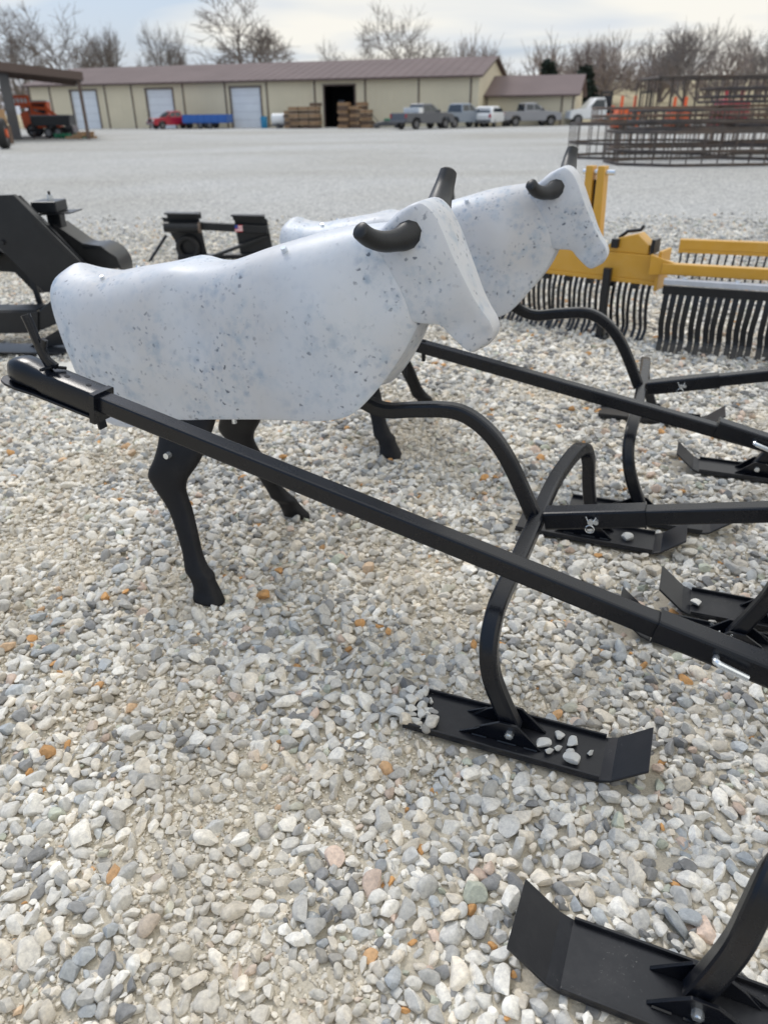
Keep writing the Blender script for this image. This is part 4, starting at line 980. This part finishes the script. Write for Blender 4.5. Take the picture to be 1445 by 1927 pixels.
def pickup(name, label, loc, rz, paint, toolbox=None, wheels=(1.75, -1.65), sc=1.0, box=True):
    r = empty(name, label, 'pickup truck', loc, rz, 'pickup trucks parked by the warehouse'); r.scale = (sc, sc, sc)
    W = .98
    b = MB().prism([(-2.8, .62), (-2.75, 1.18), (-.85, 1.18), (-.80, 1.22), (1.15, 1.22), (2.45, 1.12), (2.72, 1.0), (2.80, .62), (2.7, .45), (2.25, .42), (2.16, .72), (1.95, .86), (1.55, .86), (1.34, .72), (1.26, .42), (-1.15, .42), (-1.24, .72), (-1.45, .86), (-1.85, .86), (-2.06, .72), (-2.15, .5), (-2.7, .5)], 'y', -W, W).build('body', M[paint], r, bevel=.04)
    MB().box((-1.82, 0, 1.182), (1.75, 1.7, .02)).build('bed_floor', M['dark'], r)
    # cab with tapered sides
    rings = []
    for z, x0, x1, hw in ((1.2, -.85, 1.2, .93), (1.5, -.80, .80, .86), (1.80, -.70, .35, .76), (1.86, -.5, .2, .68)):
        rings.append([(x0, -hw, z), (x1, -hw, z), (x1, hw, z), (x0, hw, z)])
    cab = MB().loft(rings).build('cab', M[paint], r, bevel=.03)
    for sg in (-1, 1):
        for xa, xb, xc, xd in ((-.68, .0, .0, -.62), (.08, .80, .42, .08)):
            y0, y1 = sg * .905, sg * .80
            v = [(xa, y0 + sg * .012, 1.28), (xb, y0 + sg * .012, 1.28), (xc, y1 + sg * .012, 1.72), (xd, y1 + sg * .012, 1.72)]
            g = MB().add(v + [(p[0], p[1] - sg * .02, p[2]) for p in v], [(0, 1, 2, 3), (7, 6, 5, 4), (0, 4, 5, 1), (1, 5, 6, 2), (2, 6, 7, 3), (3, 7, 4, 0)])
            g.build('side_window', M['glass'], cab)
        MB().box((2.76, sg * .72, .92), (.08, .34, .18)).build('headlight', M['white'], r, bevel=.02)
        MB().box((-2.79, sg * .88, .98), (.05, .16, .30)).build('tail_light', M['red'], r, bevel=.01)
        MB().box((.85, sg * 1.06, 1.32), (.10, .16, .16)).build('mirror', M['dark'], r, bevel=.02)
        for wx in wheels: wheel(r, wx, sg * .86)
    for x0, x1, nm in ((1.215, .83, 'windscreen'), (-.865, -.78, 'rear_window')):
        s_ = 1 if x0 > 0 else -1
        v = [(x0 - .03 * s_ * 0 , -.80, 1.26), (x0, .80, 1.26), (x1 - (.38 if s_ > 0 else -.06) * 1 + .0, .68, 1.76), (x1 - (.38 if s_ > 0 else -.06), -.68, 1.76)]
        v = [(p[0] + .02 * s_, p[1], p[2]) for p in v]
        MB().add(v + [(p[0] - .04 * s_, p[1], p[2]) for p in v], [(0, 1, 2, 3), (7, 6, 5, 4), (0, 4, 5, 1), (1, 5, 6, 2), (2, 6, 7, 3), (3, 7, 4, 0)]).build(nm, M['glass'], cab)
    MB().box((2.83, 0, .58), (.12, 1.85, .2)).build('front_bumper', M['rim'], r, bevel=.03)
    MB().box((2.80, 0, .92), (.05, 1.05, .28)).build('grille', M['dark'], r, bevel=.01)
    MB().box((-2.86, 0, .58), (.14, 1.8, .18)).build('rear_bumper', M['rim'], r, bevel=.03)
    if toolbox: MB().box((-1.1, 0, 1.36), (.5, 1.8, .42)).build('tool_box', M[toolbox], r, bevel=.03)
    return r
pickup('pickup_truck', 'dark grey pickup truck with pale toolbox parked right of the timber stacks', (3.6, 69.5, 0), R(42), 'grey1', 'white')
pickup('pickup_truck', 'blue grey pickup truck with bed cover parked between the dark pickup and white hatchback', (7.1, 72.6, 0), R(38), 'grey2', None)
pickup('pickup_truck', 'silver grey crew cab pickup truck parked right of the white hatchback', (13.5, 76.0, 0), R(14), 'grey3', None)
pickup('pickup_truck', 'small red pickup truck hitched to the blue trailer before the warehouse', (-20.1, 82.0, 0), R(180 + 40), 'red', None, sc=.84)
def hatch():
    r = empty('white_hatchback', 'white hatchback car seen from behind between two grey pickups', 'car', (9.8, 74.0, 0), R(62))
    MB().prism([(-2.1, .45), (-2.15, .95), (-2.0, 1.12), (1.1, 1.05), (1.9, .9), (2.1, .6), (2.0, .4), (-2.0, .36)], 'y', -.9, .9).build('body', M['white'], r, bevel=.06)
    rings = []
    for z, x0, x1, hw in ((1.05, -2.0, 1.15, .86), (1.35, -1.85, .65, .78), (1.58, -1.55, .1, .66), (1.62, -1.3, -.2, .6)):
        rings.append([(x0, -hw, z), (x1, -hw, z), (x1, hw, z), (x0, hw, z)])
    cab = MB().loft(rings).build('cabin', M['white'], r, bevel=.04)
    v = [(-2.02, -.68, 1.13), (-2.02, .68, 1.13), (-1.74, .56, 1.47), (-1.74, -.56, 1.47)]
    MB().add(v + [(p[0] + .05, p[1], p[2]) for p in v], [(0, 1, 2, 3), (7, 6, 5, 4), (0, 4, 5, 1), (1, 5, 6, 2), (2, 6, 7, 3), (3, 7, 4, 0)]).build('rear_window', M['glass'], cab)
    for sg in (-1, 1):
        MB().prism([(-1.6, 1.12), (.9, 1.12), (.35, 1.46), (-1.45, 1.46)], 'y', sg * .80, sg * .835).build('side_window', M['glass'], cab)
        MB().box((-2.13, sg * .72, .88), (.06, .22, .3)).build('tail_light', M['red'], r, bevel=.02)
        for wx in (1.3, -1.3): wheel(r, wx, sg * .8, .32, .2)
    MB().box((-2.17, 0, .5), (.08, 1.6, .18)).build('rear_bumper', M['grey1'], r, bevel=.02)
hatch()
def flatbed():
    r = empty('flatbed_truck', 'white cabbed flatbed truck with black headache rack, partly hidden by the steel racks', 'truck', (20.3, 77.5, 0), R(188))
    b = MB().prism([(-4.4, .9), (-4.4, 1.15), (-.4, 1.15), (-.4, .9)], 'y', -1.2, 1.2).build('flat_deck', M['dark'], r, bevel=.02)
    MB().prism([(-1.0 + .8, .5), (-.2, 1.3), (2.6, 1.3), (3.2, 1.15), (3.3, .5)], 'y', -1.0, 1.0).build('body', M['white'], r, bevel=.05)
    rings = []
    for z, x0, x1, hw in ((1.3, -.2, 1.8, .95), (1.75, -.15, 1.3, .88), (2.2, 0, .8, .78)):
        rings.append([(x0, -hw, z), (x1, -hw, z), (x1, hw, z), (x0, hw, z)])
    cab = MB().loft(rings).build('cab', M['white'], r, bevel=.05)
    for sg in (-1, 1):
        MB().prism([(-.0, 1.42), (1.35, 1.42), (.85, 2.02), (.05, 2.02)], 'y', sg * .88, sg * .95).build('side_window', M['glass'], cab)
        for wx in (2.5, -2.6, -3.6): wheel(r, wx, sg * 1.0, .45, .3)
        for x in (-.45, -4.2): MB().box((x, sg * 1.1, 1.85), (.14, .14, 1.5)).build('rack_post', M['dark'], r)
    MB().box((-.45, 0, 2.6), (.16, 2.3, .16)).build('rack_bar', M['dark'], r); MB().box((-4.2, 0, 2.6), (.16, 2.3, .16)).build('rack_bar', M['dark'], r)
    MB().box((-.45, 0, 1.8), (.1, 2.1, 1.1)).build('headache_rack', M['dark'], r)
flatbed()
def trailer():
    r = empty('blue_trailer', 'blue low sided utility trailer behind the red pickup', 'trailer', (-16.5, 81.2, 0), R(-8))
    MB().box((0, 0, .55), (4.3, 2.0, .12)).build('deck', M['blue'], r, bevel=.02)
    for sg in (-1, 1):
        MB().box((0, sg * 1.0, .90), (4.3, .06, .62)).build('side_panel', M['blue'], r)
        for k in range(7): MB().box((-2.05 + k * .683, sg * 1.05, .90), (.08, .05, .62)).build('side_stake', M['blue'], r)
        for wx in (-.5, .45): wheel(r, wx, sg * .85, .33, .2)
    for x in (-2.15, 2.15): MB().box((x, 0, .9), (.06, 2.0, .62)).build('end_panel', M['blue'], r)
    MB().sweep([(-2.1, 0, .5), (-3.3, 0, .45)], .12, .1).build('drawbar', M['dark'], r)
trailer()

# stacks of crates and pallets
def pallet_stack(label, loc, rz, cols, m1, m2, group='timber stacks by the warehouse'):
    r = empty('timber_stack', label, 'pallet stack', loc, rz, group); r.scale = (.80, .80, .98)
    for (x, y, n, hw) in cols:
        for k in range(n):
            mb = MB(); z = k * .30
            for j in range(5): mb.box((x - hw * .8 + j * hw * .4, y, z + .27), (hw * .3, 1.1, .035)); 
            for j in (-1, 0, 1): mb.box((x, y + j * .5, z + .13), (hw * 2, .09, .22))
            for j in (-1, 1): mb.box((x, y - .56, z + .13 + j * .07), (hw * 2, .03, .09))
            o = mb.build('crate', M[m1 if (k + int(x * 3)) % 2 else m2], r); o.rotation_euler[2] = rnd.uniform(-.05, .05); o.location = (rnd.uniform(-.1, .1), rnd.uniform(-.12, .12), 0); o['kind'] = 'stuff'
pallet_stack('brown weathered timber crates stacked left of the open doorway', (-7.2, 77.0, 0), R(-16), [(-.6, 0, 6, .55), (.65, .1, 6, .55), (1.85, 0, 7, .55), (-1.6, .5, 5, .35)], 'brownp', 'tanp')
pallet_stack('pale and brown pallets stacked right of the open dark doorway', (-2.1, 75.2, 0), R(-16), [(-1.3, 0, 7, .6), (.0, .1, 6, .6), (1.3, 0, 5, .6), (.5, 1.2, 7, .55)], 'tanp', 'brownp')
def bits():
    o = MB().tube([(0, 0, 0), (0, 0, .15), (0, 0, .95), (0, 0, 1.0)], [.28, .32, .32, .30], 16).build('blue_barrel', M['tealblue'], None, smooth=40); o.location = (-10.9, 79.7, 0)
    tag(o, 'blue barrel standing beside the third white door', 'barrel')
    r = empty('white_tank', 'small white tank on wheels left of the brown crates', 'tank', (-9.3, 78.4, 0), R(-10))
    MB().tube([(-.7, 0, .75), (-.6, 0, .75), (.6, 0, .75), (.7, 0, .75)], [.3, .5, .5, .3], 14).build('tank_body', M['white'], r, smooth=40)
    MB().box((0, 0, .25), (1.5, .9, .12)).build('tank_frame', M['grey1'], r)
    for sg in (-1, 1): wheel(r, 0, sg * .5, .2, .14)
    r = empty('small_mower', 'low dark green mower deck lying left of the dark pickup', 'mower', (.7, 74, 0), R(10))
    MB().prism([(-1.3, .15), (-1.0, .45), (-.2, .6), (1.0, .55), (1.3, .2)], 'y', -.5, .5).build('deck', M['grey1'], r, bevel=.05)
    MB().box((.2, 0, .66), (.9, .5, .2)).build('engine_cover', M['green'], r, bevel=.04)
    for x in (-.9, .9):
        for sg in (-1, 1): wheel(r, x, sg * .5, .17, .12)
    MB().sweep([(-.8, 0, .5), (-1.3, 0, 1.05)], .06, .06).build('handle', M['dark'], r)
bits()

# things under and around the shed
def skid_loader():
    r = empty('orange_loader', 'orange skid loader with lettered boom parked under the shed', 'skid loader', (-23.9, 60, 0), R(8)); r.scale = (.95, .95, 1.0)
    MB().prism([(-1.3, .5), (-1.4, 1.5), (-.6, 1.75), (1.1, 1.2), (1.3, .6)], 'y', -.6, .6).build('body', M['orange'], r, bevel=.05)
    MB().box((.0, 0, 1.75), (1.2, 1.1, .9)).build('cab_frame', M['orange'], r, bevel=.04)
    MB().box((.0, -.56, 1.78), (.85, .04, .6)).build('cab_window', M['glass'], r)
    MB().box((.0, 0, 2.24), (1.3, 1.15, .1)).build('cab_roof', M['white'], r, bevel=.03)
    MB().sweep([(-1.2, -.75, 1.95), (.6, -.75, 1.75), (1.7, -.75, .9)], .12, .22).build('lift_arm', M['orange'], r)
    MB().prism([(1.6, .1), (2.3, .05), (2.2, .7), (1.7, .9)], 'y', -.85, .85).build('bucket', M['grey1'], r, bevel=.03)
    for x in (-.7, .7):
        for sg in (-1, 1): wheel(r, x, sg * .75, .42, .3)
skid_loader()
def black_trailer():
    r = empty('black_trailer', 'dark high sided tipping trailer parked beside the shed posts', 'trailer', (-22.0, 57.0, 0), R(4)); r.scale = (.68, .8, .78)
    MB().prism([(-1.7, .95), (1.8, .95), (1.9, 1.75), (-1.8, 1.75)], 'y', -.9, .9).build('bin', M['farblack'], r, bevel=.03)
    MB().box((0, -.93, 1.73), (3.7, .08, .1)).build('bin_rim', M['grey1'], r)
    MB().sweep([(-2.6, 0, .6), (1.7, 0, .6)], .5, .2).build('chassis', M['dark'], r)
    for x in (-.4, .55):
        for sg in (-1, 1): wheel(r, x, sg * .85, .42, .26)
black_trailer()
def left_bits():
    r = empty('tractor_wheel', 'large black tractor tyre with orange hub at the left edge before the shed', 'tractor wheel', (-18.1, 40.2, 0), R(104))
    wheel(r, 0, 0, .66, .42)
    MB().tube([(0, -.25, .66), (0, -.14, .66)], .2, 10).build('hub', M['orange'], r)
    r = empty('lettered_sign', 'orange sign panel with pale lettering hung under the shed roof', 'sign', (-24.1, 57, 0), 0)
    MB().box((0, 0, 2.25), (1.5, .06, .62)).build('panel', M['orange'], r, bevel=.01)
    MB().box((-.55, .1, 1.1), (.08, .08, 2.2)).build('post', M['trim'], r); MB().box((.55, .1, 1.1), (.08, .08, 2.2)).build('post', M['trim'], r)
    for k in range(5): MB().box((-.5 + k * .25, -.035, 2.25), (.16, .02, .26)).build('letter', M['white'], r)
    o = MB().box((0, 0, .6), (.9, 1.0, .8)).build('cardboard_box', M['card'], None, bevel=.02); o.location = (-20.75, 45.5, 0.7); tag(o, 'brown cardboard box on a pallet at the left edge', 'box')
    o = MB().box((0, 0, .45), (1.1, 1.2, .9)).build('wooden_pallet_load', M['brownp'], None, bevel=.02); o.location = (-20.75, 45.5, 0.03); tag(o, 'brown wrapped pallet load under the cardboard box at the left edge', 'pallet load')
    for i, (x, y, w_) in enumerate(((-20.9, 55.2, 1.0), (-19.8, 55.5, .8))):
        r = empty('green_implement', ['dark green implement lying under the black trailer, left one', 'dark green implement lying under the black trailer, right one'][i], 'farm implement', (x, y, 0), .2 * i, 'green implements by the shed')
        MB().box((0, 0, .22), (w_, .5, .14)).build('frame', M['green'], r, bevel=.02)
        for k in range(4): MB().tube([(-w_ / 2 + .1 + k * w_ / 4, -.25, .16), (-w_ / 2 + .14 + k * w_ / 4, -.2, .16)], .16, 10).build('disc', M['green'], r)
    pl = MB()
    r = empty('timber_heap', 'heap of short pale timber pieces right of the green implements', 'timber', (-19.2, 53.8, 0), .1)
    for k in range(9):
        MB().box((rnd.uniform(-.9, .7), rnd.uniform(-.4, .4), .09 + .13 * (k // 3)), (rnd.uniform(.5, .9), .2, .13), rz=rnd.uniform(-.6, .6)).build('timber_piece', M['tanp'], r, bevel=.01)
left_bits()

# ================================================================== STEEL RACKS AT THE RIGHT
def feeder(label, cx, cy, z0, a, b, h, mt, nb=22, rz=0.0, mid=True):
    """long octagonal ring of pipe rails and bars"""
    r = empty('hay_feeder_ring', label, 'hay feeder', (cx, cy, 0), rz, 'steel feeder rings stacked at the right')
    c = .75
    pts = [(-a + c * b, -b), (a - c * b, -b), (a, -b * .45), (a, b * .45), (a - c * b, b), (-a + c * b, b), (-a, b * .45), (-a, -b * .45)]
    for nm, z in (('top_rail', h), ('middle_rail', h * .45), ('bottom_rail', .04)):
        MB().sweep([(x, y, z0 + z) for x, y in pts + [pts[0]]], .05, .075).build(nm, M[mt], r, smooth=50)
    bars = MB(); per = []
    for i in range(8):
        p, q = Vector((*pts[i], 0)), Vector((*pts[(i + 1) % 8], 0)); n = max(1, int((q - p).length / .38))
        for k in range(n):
            t = p.lerp(q, k / n); bars.tube([(t.x, t.y, z0 + .04), (t.x, t.y, z0 + h)], .02, 5)
    tag(bars.build('upright_bars', M[mt], r), kind='stuff')
feeder('lowest front steel feeder ring with slanted ends, nearest the camera', 9.3, 24.2, 0, 2.5, 1.6, .85, 'rustdark')
feeder('rusty feeder ring resting on the front one', 9.75, 24.6, .87, 2.3, 1.4, .5, 'rustdark', rz=.12)
feeder('low steel feeder ring at the left end of the racks', 8.7, 27.4, 0, 2.3, 1.5, 1.0, 'rustdark', rz=-.04)
feeder('brown feeder ring topping the left stack', 9.2, 27.6, 1.02, 2.1, 1.4, .42, 'rust', rz=-.10)
feeder('dark feeder ring at the right edge on the ground', 13.6, 26.4, 0, 2.6, 1.6, .95, 'rustdark')
feeder('orange-brown feeder ring stacked second at the right edge', 13.1, 26.6, .97, 2.4, 1.5, .5, 'rust', rz=-.14)
feeder('dark feeder ring on top of the right hand stack', 12.6, 26.9, 1.54, 2.3, 1.4, .4, 'rustdark', rz=.10)
def cage(label, cx, cy, z0, L_, D_, h, mt, rz=0):
    r = empty('bale_cage', label, 'bale cage', (cx, cy, 0), rz, 'steel bale cages behind the feeder rings')
    for nm, z in (('top_rail', h), ('bottom_rail', 0)):
        MB().tube([(x, y, z0 + z) for x, y in ((-L_ / 2, -D_ / 2), (L_ / 2, -D_ / 2), (L_ / 2, D_ / 2), (-L_ / 2, D_ / 2), (-L_ / 2, -D_ / 2))], .05, 6).build(nm, M[mt], r)
    b = MB(); n = int(L_ / .42)
    for k in range(n + 1):
        for sg in (-1, 1): b.tube([(-L_ / 2 + k * L_ / n, sg * D_ / 2, z0), (-L_ / 2 + k * L_ / n, sg * D_ / 2, z0 + h)], .022, 5)
        b.tube([(-L_ / 2 + k * L_ / n, -D_ / 2, z0 + h), (-L_ / 2 + k * L_ / n, D_ / 2, z0 + h)], .022, 5)
    for k in range(int(D_ / .42)): b.tube([(-L_ / 2, -D_ / 2 + k * .42, z0), (-L_ / 2, -D_ / 2 + k * .42, z0 + h)], .022, 5)
    for x in (-L_ / 2, L_ / 2):
        for sg in (-1, 1): b.tube([(x, sg * D_ / 2, 0), (x, sg * D_ / 2, z0)], .045, 6)
    tag(b.build('bars', M[mt], r), kind='stuff')
cage('tall barred steel cage standing behind the right hand feeder rings', 12.9, 30.5, 1.35, 6.6, 2.6, 1.0, 'rustdark', -.02)
cage('lower barred cage of brown pipe beneath the tall cage', 12.2, 29.6, .25, 7.6, 2.4, .95, 'rust', -.02)
def red_things():
    specs = [(15.2, 52, 'orange spreader parked left behind the racks', 'orange', 1.6, 1.0), (18.4, 52, 'orange red box blade parked behind the racks', 'orange', 1.4, .9),
             (21.6, 52, 'red implement with tall red posts behind the racks', 'red', 2.2, 1.4), (26.2, 54, 'yellow orange implement behind the right end of the racks', 'yellow', 2.4, 1.0)]
    for i, (x, y, lab, mt, L_, h) in enumerate(specs):
        r = empty('coloured_implement', lab, 'farm implement', (x, y, 0), .1 * i, 'coloured implements behind the racks')
        MB().prism([(-L_ / 2, .35), (L_ / 2, .35), (L_ / 2 * .9, h + .3), (-L_ / 2 * .7, h + .4)], 'y', -.5, .5).build('hopper', M[mt], r, bevel=.03)
        MB().sweep([(-L_ / 2, 0, .3), (L_ / 2 + .5, 0, .3)], .15, .12).build('frame', M['dark'], r)
        for sg in (-1, 1): wheel(r, 0, sg * .6, .32, .2)
        for xx in (-L_ * .2, L_ * .3): MB().box((xx, 0, h + .6), (.14, .14, .9)).build('post', M[mt], r)
    r = empty('orange_loader', 'orange machine standing right of the flatbed truck', 'machine', (23.2, 84, 0), R(10)); r.scale = (.8, .8, .62)
    MB().prism([(-1.8, .6), (-1.8, 2.4), (-.2, 2.5), (.4, 1.6), (1.8, 1.3), (1.9, .5)], 'y', -.8, .8).build('body', M['orange'], r, bevel=.05)
    MB().box((-1.0, -.82, 2.0), (1.0, .05, .6)).build('cab_window', M['glass'], r)
    for x in (-1.1, 1.1):
        for sg in (-1, 1): wheel(r, x, sg * .85, .45, .3)
red_things()

# ================================================================== TREES
def tree_mesh(seed, height, spread, levels=5, trunk_h=.22, up=.5, r0=None, rmin=.013):
    rr = random.Random(seed); tr = MB(); cr = MB(); r0 = r0 or height * .018
    def grow(p, d, ln, r, lv):
        n = 3 if lv < 5 else 2; path = [p.copy()]; dd = d.copy()
        for k in range(n):
            dd = (dd + Vector((rr.gauss(0, .15), rr.gauss(0, .15), rr.gauss(0, .10) + .06 * up))).normalized(); path.append(path[-1] + dd * ln / n)
        re = max(rmin * .6, r * .66); r = max(r, rmin)
        sides = 6 if lv == 0 else (5 if lv < 3 else 3)
        (tr if lv < 2 else cr).tube(path, [r + (re - r) * k / n for k in range(n + 1)], sides)
        if lv >= levels: return
        nb = rr.choice((3, 4, 4)) if lv < 2 else rr.choice((2, 3, 3, 4))
        if lv == levels - 1: nb = 4
        for b in range(nb):
            ang = 2 * math.pi * (b + rr.random() * .7) / nb; tilt = rr.uniform(.22, .80) * spread
            ref = Vector((0, 0, 1)) if abs(dd.z) < .9 else Vector((1, 0, 0)); a = dd.cross(ref).normalized(); c = a.cross(dd).normalized()
            nd = (dd * math.cos(tilt) + (a * math.cos(ang) + c * math.sin(ang)) * math.sin(tilt) + Vector((0, 0, .10 * up))).normalized()
            t = rr.uniform(.35, 1.0); i0 = min(n - 1, int(t * n)); q = path[i0].lerp(path[i0 + 1], t * n - i0) if t < 1 else path[-1]
            grow(q, nd, ln * rr.uniform(.66, .92), re * rr.uniform(.65, .95), lv + 1)
    grow(Vector((0, 0, 0)), Vector((0, 0, 1)), height * trunk_h, r0, 0)
    return tr, cr
TM = []
for k, (sp, up_) in enumerate(((1.15, .35), (1.0, .5), (1.25, .3), (1.1, .5), (.9, .8))):
    tr, cr = tree_mesh(40 + k, 10, sp, 6, .21, up_)
    a = tr.build('trunk', M['bark'], None); b = cr.build('crown', M['twig'], None)
    top = sorted(v[2] for v in cr.v)[int(len(cr.v) * .975)]; wid = sorted(abs(v[0]) for v in cr.v)[int(len(cr.v) * .96)]
    TM.append((a.data, b.data, top, wid)); bpy.data.objects.remove(a); bpy.data.objects.remove(b)
def tree(k, x, y, h, w_, lab, seed=0):
    a, b, top, wid = TM[k]; r = empty('bare_tree', lab, 'tree', (x, y, 0), seed, 'bare winter trees behind the yard'); sx = w_ / (2 * wid); sz = h / top
    r.scale = (sx, sx, sz)
    for nm, me in (('trunk', a), ('crown', b)):
        o = bpy.data.objects.new(nm, me); link(o); o.parent = r
def ray_z(px, py, y):
    d = cam.matrix_world.to_3x3() @ Vector(((px - 722.5) / 1400, -(py - 963.5) / 1400, -1)); return H + d.z * y / d.y
def px_tree(px, top, hw, y, k, lab, seed=0):
    x = (px - 722.5) / 1400 * y * 1.135; h = ray_z(px, top, y)
    tree(k, x, y, h, 2 * hw / 1400 * y * 1.14, lab, seed)
TREES = [(5, 20, 45, 112, 1, 'bare tree cut by the left picture edge above the shed roof'), (48, 38, 42, 115, 0, 'bare forked tree rising behind the open shed roof'),
         (115, 88, 42, 118, 3, 'low bare tree between the shed and the twin big trees'), (205, 32, 52, 112, 2, 'broad bare tree above the left end of the warehouse'),
         (268, 30, 62, 116, 0, 'widest dark bare tree over the left half of the warehouse'), (345, 62, 30, 120, 4, 'slender bare tree right of the widest one'),
         (422, 58, 42, 118, 3, 'rounded bare tree above the blue trailer'), (552, 14, 78, 112, 2, 'tall spreading bare tree above the timber crates'),
         (690, 86, 36, 125, 1, 'small bare tree left of the pale tall one'), (765, 34, 62, 118, 0, 'pale tall bare tree above the grey pickups'),
         (1172, 58, 62, 92, 4, 'dense bare tree with visible trunk right of the annex'), (1300, 70, 62, 118, 3, 'bare tree above the steel racks, left of the last two'),
         (1372, 52, 52, 125, 1, 'bare tree above the racks near the right edge'), (1432, 60, 46, 115, 2, 'bare tree cut by the right picture edge')]
for i, (px, tp, hw, y, k, lab) in enumerate(TREES): px_tree(px, tp, hw, y, k, lab, i * 1.3)
def evergreen(px, top, hw, y, lab):
    x = (px - 722.5) / 1400 * y * 1.135; h = ray_z(px, top, y); wd = hw / 1400 * y * 1.14; rr = random.Random(px)
    r = empty('evergreen_tree', lab, 'tree', (x, y, 0), 0, 'evergreens behind the annex')
    MB().tube([(0, 0, 0), (0, 0, h * .8)], [.25, .08], 7).build('trunk', M['bark'], r)
    mb = MB()
    for _ in range(1500):
        t = rr.random() ** .7; z = h * (.12 + .88 * t); q = wd * (1.05 - t) ** .8 * math.sqrt(rr.random()) * rr.uniform(.75, 1.1); a = rr.uniform(0, 6.283)
        c = Vector((q * math.cos(a), q * math.sin(a), z)); s_ = wd * .16
        v = [c + Vector((rr.gauss(0, s_), rr.gauss(0, s_), rr.gauss(0, s_ * .7))) for _ in range(3)]; mb.add(v, [(0, 1, 2)])
    mb.build('crown', M['evergreen'], r)
evergreen(965, 120, 24, 110, 'dark evergreen tree behind the warehouse gable'); evergreen(1018, 131, 26, 112, 'second dark evergreen above the annex roof')
def far_wood():
    rr = random.Random(9); g = np.random.default_rng(4); V = []; F = []; n0 = 0
    src = []
    for k in (0, 2, 3):
        tr, cr = tree_mesh(70 + k, 10, 1.1, 4, .16, .5)
        tr.add(cr.v, cr.f); v = np.array(tr.v); v[:, 0] *= 1.0 / abs(v[:, 0]).max(); v[:, 1] *= 1.0 / abs(v[:, 1]).max(); v[:, 2] /= v[:, 2].max(); src.append((v, tr.f))
    for i in range(150):
        v, f = src[i % 3]; x = rr.uniform(-95, 150); y = rr.uniform(135, 185)
        h = rr.uniform(6.0, 8.5) if x < 14 else rr.uniform(9.5, 13.5); wd = rr.uniform(4, 6.5); a = rr.uniform(0, 6.28); ca, sa = math.cos(a), math.sin(a)
        w_ = np.stack([x + wd * (v[:, 0] * ca - v[:, 1] * sa), y + wd * (v[:, 0] * sa + v[:, 1] * ca), h * v[:, 2]], 1)
        V.append(w_); F += [tuple(q + n0 for q in ff) for ff in f]; n0 += len(v)
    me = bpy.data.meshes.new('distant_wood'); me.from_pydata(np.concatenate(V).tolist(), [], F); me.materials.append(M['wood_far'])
    o = link(bpy.data.objects.new('distant_wood', me)); tag(o, kind='stuff')
far_wood()
print('triangles', sum(len(o.data.polygons) * 2 for o in bpy.data.objects if o.type == 'MESH'))
